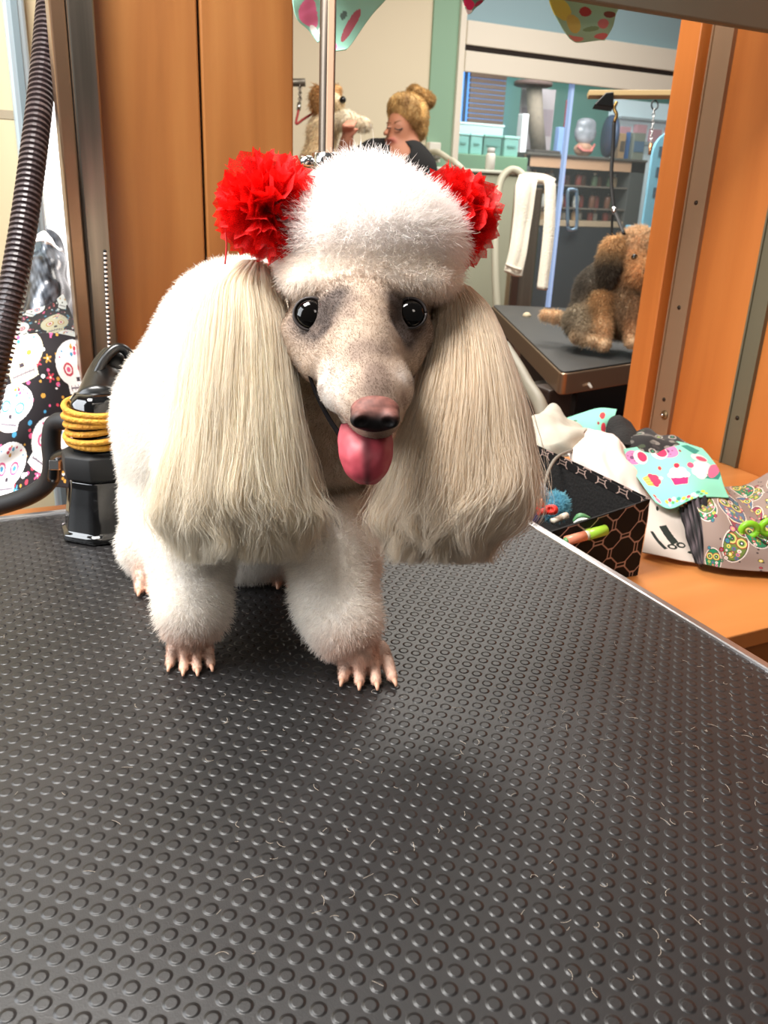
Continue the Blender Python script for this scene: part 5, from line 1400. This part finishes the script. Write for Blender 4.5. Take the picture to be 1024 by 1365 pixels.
for r in range(3):
    nB = 12
    for k in range(nB):
        kd = (k * 2 + r * 3 + (k // 3)) % 5
        if protos[kd] is None:
            o = bpy.data.objects.new('bottle', None); COL.objects.link(o)
            MB().lathe([(.026, 0), (.030, .004), (.030, .085), (.024, .10), (.012, .108)], (0, 0, 0), 12).build('body', bot_m[kd], o, smooth=True)
            MB().lathe([(.0135, .106), (.0135, .130), (.008, .134)], (0, 0, 0), 10).build('cap', bot_c[kd % 3], o, smooth=True)
            protos[kd] = o
        else:
            o = protos[kd].copy(); COL.objects.link(o)
            for ch_ in protos[kd].children:
                c_ = ch_.copy(); COL.objects.link(c_); c_.parent = o; c_.matrix_parent_inverse = Matrix.Identity(4)
        zt_ = (zb0, sh_z[0], sh_z[1])[r]
        hgt = zt_ - sh_z[r]
        s_ = min(1.0, hgt * .86 / .134)
        o.location = (x0 + .11 + k * (x1 - x0 - .34) / (nB - 1), YS + .09 + .05 * (k % 2), sh_z[r] + .0005)
        o.scale = (1, 1, s_)
        tag(o, '%s bottle, %s from the left on the %s shelf of the retail cabinet' % (kin[kd], ordn[k], row_n[r]), 'bottle', 'bottles on the retail shelves')
# things on the retail counter
YC = YS + .22
ctm = mat('carpet_grey', (140, 128, 110), .95, c2=(122, 110, 96), scale=30)
ctre = thing('cat_tree', 'tall grey cat scratching post with a round top platform behind the glass', 'cat tree', (XZ(716, 195, YC)[0], YC, z1))
cx, cz = XZ(711, 112, YC)
bx = XZ(719, 192, YC)[0]
MB().lathe([(.145, -.02), (.165, -.012), (.165, .012), (.15, .022)], (cx, YC, cz), 28).build('platform', mat('carpet_brown', (98, 82, 76), .95), ctre, smooth=True)
MB().tube([(bx, YC, z1 + .02), ((bx + cx) / 2, YC, (z1 + cz) / 2), (cx + .01, YC, cz - .02)], .068, 18).build('post', ctm, ctre, smooth=True)
MB().box((bx - .14, YC - .14, z1 + .001), (bx + .14, YC + .14, z1 + .03)).build('base', mat('carpet_dark', (60, 54, 48), .95), ctre, bevel=.008)
def boxy(name, label, cat_, pa, pb, y, c, dep_=.12, rough=.5, extra=None, bev=.006):
    xa, zA = XZ(*pa, y); xb, zB = XZ(*pb, y)
    lo_z = z1 + .001
    o = thing(name, label, cat_, ((xa + xb) / 2, y, lo_z))
    mn = mat(name + '_face', c, rough)
    MB().box((min(xa, xb), y, lo_z), (max(xa, xb), y + dep_, zB)).build('body', mn, o, bevel=bev)
    if extra: MB().box((min(xa, xb) + .012, y - .004, lo_z + (zB - lo_z) * .3), (max(xa, xb) - .012, y, lo_z + (zB - lo_z) * .7)).build('printed_panel', mat(name + '_print', extra, .5), o)
    return o
boxy('display_card', 'pale pinkish display board standing behind the cat scratching post', 'display board', (690, 192), (742, 120), YC + .20, (176, 166, 166), .02, extra=(150, 136, 140))
boxy('white_box', 'white box on the cabinet left of the cat post', 'box', (694, 193), (706, 152), YC - .05, (226, 226, 226), .08)
boxy('red_bag', 'tall red bag beside the bright glass edge', 'bag', (752, 198), (761, 133), YC + .09, (170, 46, 62), .05, extra=(206, 180, 170))
boxy('blue_tub', 'pale blue container between the cat post and the red bag', 'container', (743, 198), (756, 170), YC - .12, (130, 160, 206), .06)
boxy('tan_canister', 'tan canister with dark label right of the black strap', 'canister', (824, 205), (836, 178), YC - .08, (178, 144, 104), .06, extra=(96, 84, 70))
boxy('grey_canister', 'grey green canister on the cabinet near the blue gate', 'canister', (842, 208), (862, 178), YC - .08, (126, 130, 116), .07, extra=(86, 110, 130))
boxy('blue_book', 'narrow blue box between the tan and grey canisters', 'box', (837, 206), (842, 176), YC - .08, (60, 96, 140), .06)
gf = thing('gift_basket', 'cellophane wrapped gift basket of treats on the retail cabinet', 'gift basket', (XZ(783, 195, YC)[0], YC, z1))
ga0 = np.array([XZ(783, 197, YC)[0] - .01, YC + .04, z1 + .002])
S = Sdf(); S.ell(ga0 + np.array([0, 0, .065]), np.array([.10, .06, .062]), np.eye(3))
sdf_obj('basket', S, .012, mat('treat_basket', (150, 96, 70), .6, c2=(206, 170, 140), scale=14), gf)
S = Sdf(); S.ell(ga0 + np.array([0, 0, .20]), np.array([.115, .065, .10]), np.eye(3), .03); S.ell(ga0 + np.array([.0, 0, .28]), np.array([.10, .06, .05]), np.eye(3), .03)
sdf_obj('cellophane', S, .012, mat('cellophane', (186, 186, 190), .12, c2=(120, 124, 128), scale=9, bump=.5, bscale=18), gf)
MB().tube(ga0 + np.array([[-.10, -.04, .09], [-.05, -.06, .05], [.04, -.06, .05], [.09, -.04, .11]]), .012, 8).build('ribbon', mat('pink_ribbon', (206, 120, 110), .5), gf, smooth=True)
wh = thing('ball_wheel', 'dark blue wheel toy with a pink rim standing beside the black leash', 'toy', (XZ(813, 200, YC - .17)[0], YC - .17, z1))
wx, wz = XZ(813, 182, YC - .17); wr = wz - z1
axw = np.array([[.35, .94, 0], [0, 0, 1], [.94, -.35, 0]])
MB().lathe([(wr * .3, -.03), (wr * .95, -.028), (wr, -.01), (wr, .01), (wr * .95, .028), (wr * .3, .03)], (wx, YC - .17, z1 + wr + .001), 24, axw).build('tyre', mat('navy_rubber', (44, 60, 84), .5), wh, smooth=True)
MB().lathe([(wr * .1, .031), (wr * .62, .034), (wr * .62, .04), (wr * .1, .042)], (wx, YC - .17, z1 + wr + .001), 24, axw).build('hub', mat('pink_hub', (200, 110, 120), .5), wh, smooth=True)
bk = thing('shop_shelf', 'bright white shop shelf with pastel packets behind the tan grooming arm', 'shelf', (XZ(860, 180, 7.2)[0], 7.2, 0))
xa, za = XZ(816, 186, 7.2); xb, zb_ = XZ(930, 142, 7.2)
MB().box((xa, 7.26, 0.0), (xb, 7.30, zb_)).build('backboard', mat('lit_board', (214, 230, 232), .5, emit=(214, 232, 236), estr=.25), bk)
MB().box((xa, 7.10, za - .03), (xb, 7.26, za)).box((xa, 7.10, (za + zb_) / 2), (xb, 7.26, (za + zb_) / 2 + .02)).build('boards', mat('board_grey', (170, 182, 184), .5), bk)
pk_ = MB()
for i in range(5): pk_.box((xa + .05 + i * .2, 7.14, za), (xa + .17 + i * .2, 7.20, za + .12 + .03 * (i % 2)))
pk_.build('packets', mat('packet_pink', (224, 170, 176), .5), bk)
lf = thing('wall_decal', 'dark leaf shaped decoration on the shop wall under the white frame', 'wall decoration', ony(878, 92, 7.97))
lp = [(-.30, -.02), (-.2, .05), (-.05, .085), (.12, .08), (.28, .03), (.36, .0), (.26, -.05), (.1, -.075), (-.08, -.07), (-.2, -.045)]
lc = ony(880, 93, 7.96)
MB().prism(lp, -.004, .004, axes=np.array([[1, 0, 0], [0, 0, 1], [0, -1, 0]]), org=lc).build('leaf', mat('leaf_grey', (112, 128, 132), .7, c2=(84, 98, 104), scale=9), lf)
MB().tube([lc + np.array([-.3, -.008, -.02]), lc + np.array([0, -.008, .01]), lc + np.array([.34, -.008, .0])], .008, 6).build('midrib', mat('leaf_rib', (150, 160, 160), .6), lf)
# pale blue arched gate
YG = 5.9
gx0, gz0 = XZ(860, 268, YG); gx1, gz1 = XZ(905, 190, YG)
gg = thing('arched_gate', 'pale blue arched pet gate with cut out silhouettes, half hidden by the orange stile', 'gate', ((gx0 + gx1) / 2, YG, 0))
gw = gx1 - gx0 + .25; gb = gz0 - .25; gtz = gz1 + .10
ar = [(0, 0), (gw, 0)] + [(gw / 2 + gw / 2 * math.cos(t), gtz - gb - .2 + .2 * math.sin(t)) for t in np.linspace(0, math.pi, 17)]
axg = np.array([[1, 0, 0], [0, 0, 1], [0, -1, 0]])
MB().prism(ar, -.012, .012, axes=axg, org=(gx0, YG, gb)).build('panel', mat('gate_blue', (128, 186, 204), .5), gg, bevel=.004)
mbg = MB()
for i in range(3):
    for j in range(2): mbg.box((gx0 + .06 + j * .2, YG - .016, gb + .28 + i * .16), (gx0 + .18 + j * .2, YG - .012, gb + .36 + i * .16))
mbg.build('cutout', mat('gate_dark', (70, 92, 104), .6), gg)
MB().box((gx0 - .05, YG - .15, 0.001), (gx0 + .02, YG + .15, gb + .05)).box((gx0 + gw - .02, YG - .15, 0.001), (gx0 + gw + .05, YG + .15, gb + .05)).build('foot', mat('gate_foot', (108, 166, 186), .5), gg, bevel=.01)
# dim green shelf with four storage boxes
sx0, sz0 = XZ(600, 204, 6.2); sx1, _ = XZ(700, 204, 6.2)
gs = thing('green_shelf', 'low green shop shelf under four pale teal boxes', 'shelf', ((sx0 + sx1) / 2, 6.3, 0))
MB().box((sx0 - .1, 6.15, sz0 - .14), (sx1, 6.55, sz0)).build('board', mat('shelf_green', (108, 146, 110), .6), gs, bevel=.005)
MB().box((sx0 - .1, 5.96, sz0 - .56), (sx1 + .05, 6.46, sz0 - .53)).build('board', mat('shelf_dim_b', (70, 84, 90), .6), gs, bevel=.004)
MB().box((sx0 - .1, 6.2, 0), (sx0 - .05, 6.5, sz0 - .14)).box((sx1 - .05, 6.2, 0), (sx1, 6.5, sz0 - .14)).box((sx0 - .05, 6.46, 0), (sx1 - .05, 6.5, sz0 - .14)).build('frame', mat('shelf_dim', (60, 74, 82), .6), gs)
wv = thing('frosted_panel', 'frosted pale screen standing behind the teal boxes', 'screen', ((sx0 + sx1) / 2, 6.53, sz0))
MB().box((sx0 - .05, 6.52, sz0 + .001), (sx1 - .02, 6.54, sz0 + .24)).build('sheet', mat('frosted_sheet', (168, 190, 188), .5), wv)
MB().box((sx0 - .06, 6.515, sz0 + .24), (sx1 - .01, 6.545, sz0 + .255)).build('top_edge', mat('frost_edge', (190, 206, 204), .4), wv)
order = ['leftmost teal storage box on the green shop shelf', 'second teal storage box from the left on the green shelf', 'third teal storage box, a darker one, on the green shelf', 'rightmost teal storage box, beside the cat post']
for i, (u0, u1) in enumerate(((606, 622), (624, 640), (642, 665), (669, 688))):
    xa = XZ(u0, 200, 6.25)[0]; xb = XZ(u1, 200, 6.25)[0]
    o = thing('storage_box', order[i], 'box', ((xa + xb) / 2, 6.3, sz0), 'teal boxes on the green shelf')
    MB().box((xa, 6.22, sz0 + .001), (xb, 6.36, sz0 + .135)).build('body', mat('teal_box', [(122, 178, 168), (126, 182, 172), (92, 142, 130), (122, 172, 160)][i], .5), o, bevel=.008)
    MB().box((xa - .004, 6.215, sz0 + .135), (xb + .004, 6.365, sz0 + .155)).build('lid', mat('teal_lid', [(156, 210, 202), (160, 212, 206), (120, 174, 160), (156, 204, 192)][i], .5), o, bevel=.005)
    MB().box((xa + .03, 6.214, sz0 + .07), (xb - .03, 6.22, sz0 + .085)).build('handle', mat('box_handle', (88, 136, 126), .5), o)
for i, (u, c, lab) in enumerate(((624, (120, 44, 56), 'maroon toy bag leaning under the green shop shelf'), (658, (56, 90, 150), 'blue toy bag leaning under the green shop shelf'), (692, (70, 40, 50), 'dark plum toy bag near the retail cabinet corner'))):
    xa = XZ(u, 230, 6.1)[0]
    o, _, _ = sdf_obj('toy_bag', Sdf().ell((xa, 6.08, sz0 - .30), np.array([.09, .05, .13]), np.eye(3), .02).ell((xa + .02, 6.07, sz0 - .42), np.array([.09, .06, .10]), np.eye(3), .02), .012, mat('toy_bag_face', c, .6))
    tag(o, lab, 'bag')

# ================================================================== the golden dog and its groomer
d3 = 4.0
t3 = thing('grooming_table', 'far grooming table mostly hidden behind the poodle, under the golden dog', 'table', at(440, 340, d3))
tz3 = .90
tc3 = onz(438, 352, tz3); 
cc = at(436, 200, d3)
MB().box((cc[0] - .42, cc[1] - .25, tz3 - .04), (cc[0] + .10, cc[1] + .25, tz3)).build('top', mat('far_rubber', (40, 40, 42), .6), t3, bevel=.006)
for dx in (-.38, .06):
    for dy in (-.2, .2): MB().tube([(cc[0] + dx, cc[1] + dy, tz3 - .04), (cc[0] + dx, cc[1] + dy, .001)], .02, 10).build('leg', M_steel, t3, smooth=True)
GD = Sdf(); GC = (226, 204, 168); GT = (206, 164, 112); CR = (236, 224, 202)
zf = lambda px, d: np.array([at(px, 200, d)[0], at(px, 200, d)[1], tz3 + .03])
K(GD, (424, 215, d3, 15), (430, 175, d3, 17), .05, ink=GC, fl=.020)
GD.cone(at(424, 215, d3), zf(418, d3 + .02) + ZZ * .12, .07, .11, .05, ink=GC, fl=.020)
K(GD, (430, 175, d3, 16), (436, 145, d3 - .02, 12), .04, ink=CR, fl=.018)
EL(GD, 438, 127, d3 - .03, 16, 16, 15, .03, ink=GT, fl=.016)
EL(GD, 449, 119, d3 - .07, 7, 5, 7, .015, ink=GT, fl=.012)
K(GD, (443, 133, d3 - .07, 10), (452, 137, d3 - .11, 7.5), .02, ink=(240, 222, 190), fl=.010)
K(GD, (440, 165, d3 - .06, 10), (462, 158, d3 - .12, 9), .03, ink=CR, fl=.016)
K(GD, (462, 158, d3 - .12, 9), (487, 165, d3 - .14, 8), .03, ink=CR, fl=.014)
for px_, dd_ in ((432, -.10), (414, .08)):
    GD.cone(at(px_, 215, d3 + dd_), zf(px_, d3 + dd_), .05, .03, .03, ink=CR, fl=.02)
gdog, V3, Q3 = sdf_obj('golden_dog', GD, .012, vcmat('golden_coat', .85), None, ink_noise(GD, 40, .06))
tag(gdog, 'cream and golden dog on the far table offering a paw to the groomer', 'dog')
shag(GD, V3, Q3, 22000, gdog, 5, ink_noise(GD, 40, .06), .0012, .25, down=1.0)
s_ = Sdf(); EL(s_, 424, 128, d3 - .07, 6, 15, 5, .02); s_.p[0][6]['fl'] = .03
ge, Vg, Qg = sdf_obj('ear', s_, .010, mat('golden_ear', (192, 150, 100), .9), gdog)
shag(s_, Vg, Qg, 2500, ge, 3, lambda V: np.tile(np.array([194, 152, 102.0]), (len(V), 1)), .0016, .3, 'ear_fringe', 1.0)
s_ = Sdf(); B(s_, (457, 133, d3 - .14, 4.6)); sdf_obj('nose', s_, .005, mat('golden_nose', (14, 12, 12), .3), gdog)
s_ = Sdf(); B(s_, (447, 126, d3 - .085, 2.2)); sdf_obj('eye', s_, .003, mat('golden_eye', (14, 10, 8), .2), gdog)

g3 = thing('grooming_post', 'dark grooming arm end with chain beside the maple boards, holding the red leash', 'grooming arm', at(390, 110, d3))
pxp = at(372, 110, d3)
MB().tube([at(368, 110, d3), at(407, 110, d3)], .018, 10).build('bar', mat('arm_grey', (104, 98, 88), .4, .6), g3, smooth=True)
MB().tube([(pxp[0], pxp[1], tz3 - .02), (pxp[0], pxp[1], pxp[2] + .08)], .018, 10).build('pole', M_steel, g3, smooth=True)
mb = MB()
for i in range(7):
    c = at(400, 114 + i * 3.6, d3); mb.tube(c + (np.cos(a_) * .007)[:, None] * (RT if i % 2 else FW) + (np.sin(a_) * .011)[:, None] * UP, .0028, 6)
mb.build('chain', M_steel, g3, smooth=True)
rl = thing('red_leash', 'thin red grooming leash running to the golden dog neck', 'leash', at(397, 165, d3))
MB().tube(curve([at(399, 140, d3), at(397, 152, d3), at(395, 165, d3), at(406, 158, d3), at(424, 148, d3 - .03), at(436, 150, d3 - .07)], 30), .006, 8).build('strap', mat('red_strap', (170, 50, 50), .6), rl, smooth=True)
MB().tube([at(399, 137, d3), at(398, 147, d3)], .010, 8).build('clip', M_chrome, rl, smooth=True)

# the groomer
dW = 3.9
WM = Sdf(); SKN = (160, 106, 80); SHADE = (138, 90, 68)
EL(WM, 541, 157, dW, 22, 25, 25, .02, ink=SKN)
EL(WM, 531, 172, dW - .035, 15, 20, 17, .02, tilt=.25, ink=SKN)
K(WM, (524, 183, dW - .05, 7), (530, 190, dW - .03, 8), .015, ink=SKN)
K(WM, (519, 168, dW - .075, 2.4), (514, 178, dW - .095, 3.4), .008, ink=SKN)
EL(WM, 521, 186, dW - .078, 4.6, 1.5, 4, .004, ink=(150, 86, 74)); 
for ex, ey, dd_ in ((516, 170, -.085), (531, 170, -.085)): EL(WM, ex, ey, dW + dd_ - .012, 4.0, 2.2, 3.5, .008, sub=1)
EL(WM, 554, 172, dW - .01, 3.5, 6.5, 5, .006, ink=SKN)
K(WM, (543, 180, dW + .01, 13), (536, 212, dW + .03, 14), .02, ink=SKN)
K(WM, (508, 212, dW + .05, 16), (548, 226, dW + .03, 22), .05, ink=SKN)
WM.cone(at(534, 225, dW + .06), np.array([*at(534, 225, dW + .12)[:2], 1.02]), .14, .125, .05, ink=SKN)
hipc = np.array([*at(534, 225, dW + .14)[:2], .92])
WM.ell(hipc, np.array([.165, .12, .12]), np.array([RH, FH, ZZ]), .05, ink=SKN)
for s_x in (-1, 1):
    hp_ = hipc + RH * .085 * s_x; kn_ = np.array([hp_[0], hp_[1], .50]) - FH * .04; an_ = np.array([hp_[0], hp_[1], .09])
    WM.cone(hp_, kn_, .088, .058, .03, ink=SKN); WM.cone(kn_, an_, .056, .038, .02, ink=SKN); WM.cone(an_ - ZZ * .04, an_ - FH * .15 - ZZ * .05, .036, .032, .02, ink=SKN)
# arm to the paw, arm at her side
sL = at(497, 206, dW + .02); eL = at(452, 232, dW - .10); hL = at(462, 190, dW - .16); fL = at(466, 170, dW - .20)
WM.cone(sL, eL, .052, .042, .03, ink=SKN); WM.cone(eL, hL, .040, .030, .02, ink=SHADE); WM.cone(hL, at(464, 178, dW - .18), .026, .026, .01, ink=SHADE)
for i, (ox, ln) in enumerate(((-8, 13), (-4, 15), (0, 15), (4, 13))):
    q0 = at(464 + ox * .6, 176, dW - .19); q1 = at(465 + ox + 1, 168, dW - .23); q2 = at(466 + ox + 4, 176 - ln, dW - .20)
    WM.cone(q0, q1, .0095, .009, .004, ink=(206, 140, 116)); WM.cone(q1, q2, .009, .007, .003, ink=(210, 146, 122))
WM.cone(at(468, 180, dW - .19), at(476, 172, dW - .21), .011, .008, .005, ink=(206, 140, 116))
sR = at(562, 226, dW + .03); eR = np.array([*at(572, 240, dW + .02)[:2], 1.0]); hR = eR - FH * .18 - RH * .10 - ZZ * .02
WM.cone(sR, eR, .052, .042, .03, ink=SKN); WM.cone(eR, hR, .040, .028, .02, ink=SKN)
for i in range(4): WM.cone(hR + RH * (i - 1.5) * .017, hR - FH * .08 + RH * (i - 1.5) * .019 - ZZ * .02, .010, .008, .004, ink=SKN)
WM.cone(hR + RH * .03, hR + RH * .05 - FH * .05, .011, .008, .005, ink=SKN)
wom, _, _ = sdf_obj('person', WM, .0085, vcmat('skin', .55), None, lambda V: WM.field(V, 'ink', SKN, .006) * (1 + .04 * wave_noise(V, 40, 3)[:, None]))
tag(wom, 'blonde groomer in a black v-neck top with a high bun, holding the golden dog paw', 'person')
TS = Sdf()
K(TS, (506, 212, dW + .05, 21), (550, 228, dW + .04, 26), .05)
TS.cone(at(534, 228, dW + .06), np.array([*at(534, 225, dW + .12)[:2], .95]), .155, .15, .05)
TS.cone(sL, sL * .45 + eL * .55, .068, .062, .03); TS.cone(sR, sR * .4 + eR * .6, .068, .062, .03)
TS.cone(at(533, 205, dW - .06), at(521, 226, dW - .12), .050, .004, .01, sub=1)
TS.cone(at(538, 200, dW + .02), at(536, 212, dW + .02), .056, .052, .012, sub=1)
sdf_obj('shirt', TS, .009, mat('black_scrub', (15, 15, 15), .95, bump=.3, bscale=12), wom)
PN = Sdf(); PN.ell(hipc, np.array([.178, .135, .125]), np.array([RH, FH, ZZ]), .05)
for s_x in (-1, 1):
    hp_ = hipc + RH * .085 * s_x; kn_ = np.array([hp_[0], hp_[1], .50]) - FH * .04; an_ = np.array([hp_[0], hp_[1], .10])
    PN.cone(hp_, kn_, .10, .07, .03); PN.cone(kn_, an_, .068, .055, .02)
sdf_obj('trousers', PN, .011, mat('dark_trousers', (34, 36, 42), .85), wom)
HS = Sdf()
EL(HS, 545, 153, dW + .0, 26, 25, 31, .02, fl=.008); EL(HS, 537, 143, dW - .015, 20, 14, 29, .02, fl=.008); EL(HS, 556, 168, dW + .02, 13, 18, 18, .02, fl=.012)
EL(HS, 523, 176, dW - .085, 19, 18, 26, .010, tilt=.25, sub=1)
def hcol(V):
    n = wave_noise(V * np.array([1, 1, .5]), 130, 4, 14)[:, None] + .6 * wave_noise(V, 60, 8, 10)[:, None]
    t = np.clip(n * .5 + .5, 0, 1)
    return np.array([142, 108, 66]) * (1 - t) + np.array([232, 200, 140]) * t
hs, Vh, Qh = sdf_obj('hair', HS, .008, vcmat('blonde', .6), wom, hcol)
shag(HS, Vh, Qh, 9000, hs, 7, hcol, .0011, .25, 'hair_strands', .9)
BS = Sdf(); EL(BS, 564, 130, dW + .03, 15, 8.5, 12, .015, tilt=-.5, fl=.008); EL(BS, 570, 133, dW + .03, 9, 7, 10, .015, fl=.012); EL(BS, 552, 122, dW + .03, 9, 7, 10, .015, fl=.012)
bs, Vb, Qb = sdf_obj('hair_bun', BS, .008, vcmat('blonde_bun', .6), wom, hcol)
shag(BS, Vb, Qb, 5000, bs, 9, hcol, .0011, .5, 'hair_strands', 0)
MB().tube(curve([at(516, 169.5, dW - .092), at(518, 171, dW - .096), at(521, 170.5, dW - .096)], 8), .0028, 6).tube(curve([at(526, 171, dW - .098), at(531, 173, dW - .098), at(537, 171, dW - .090)], 8), .0028, 6).build('eyelashes', mat('lash_brown', (50, 32, 26), .7), wom, smooth=True)
MB().tube(curve([at(515, 164, dW - .088), at(518, 163, dW - .092), at(522, 164, dW - .092)], 8), .0022, 6).tube(curve([at(526, 163, dW - .096), at(533, 161, dW - .092), at(539, 164, dW - .080)], 8), .0022, 6).build('eyebrow', mat('brow_brown', (120, 84, 54), .8), wom, smooth=True)
# ================================================================== light
def area(name, loc, target, size, power, col=(1, 1, 1), sy=None):
    l = bpy.data.lights.new(name, 'AREA'); l.energy = power; l.size = size; l.color = col
    if sy: l.shape = 'RECTANGLE'; l.size_y = sy
    o = bpy.data.objects.new(name, l); COL.objects.link(o)
    o.location = loc
    o.rotation_euler = (Vector(target) - Vector(loc)).to_track_quat('-Z', 'Y').to_euler()
    return o
area('window_light', (-1.15, 1.00, 1.70), (0.25, 0.75, 1.0), 0.9, 40, (.92, .96, 1), 1.1)
area('ceiling_light_front', (-0.18, 0.85, 2.20), (0.3, 0.75, 1.0), 0.5, 46, (1, .97, .93))
area('fill_light_behind', (0.2, -0.9, 2.4), (0.4, 0.8, .9), 0.35, 4.5, (1, .9, .8))  # unseen warm fill added on the camera side
area('salon_light', (1.5, 2.5, 2.65), (1.7, 2.6, 0), 1.3, 75, (1, .95, .87))
area('salon_light_far', (3.2, 3.6, 2.7), (3.2, 4.0, 0), 1.4, 60, (1, .96, .9))
area('shop_light', (4.4, 6.0, 2.7), (4.6, 6.8, 0), 1.6, 130, (.94, .98, 1))
wd = bpy.data.worlds.new('world'); bpy.context.scene.world = wd; wd.use_nodes = True
bg = wd.node_tree.nodes['Background']; bg.inputs[0].default_value = (1, .96, .92, 1); bg.inputs[1].default_value = .15
sc = bpy.context.scene
sc.view_settings.view_transform = 'Standard'
sc.view_settings.look = 'None'
sc.view_settings.exposure = 0.0
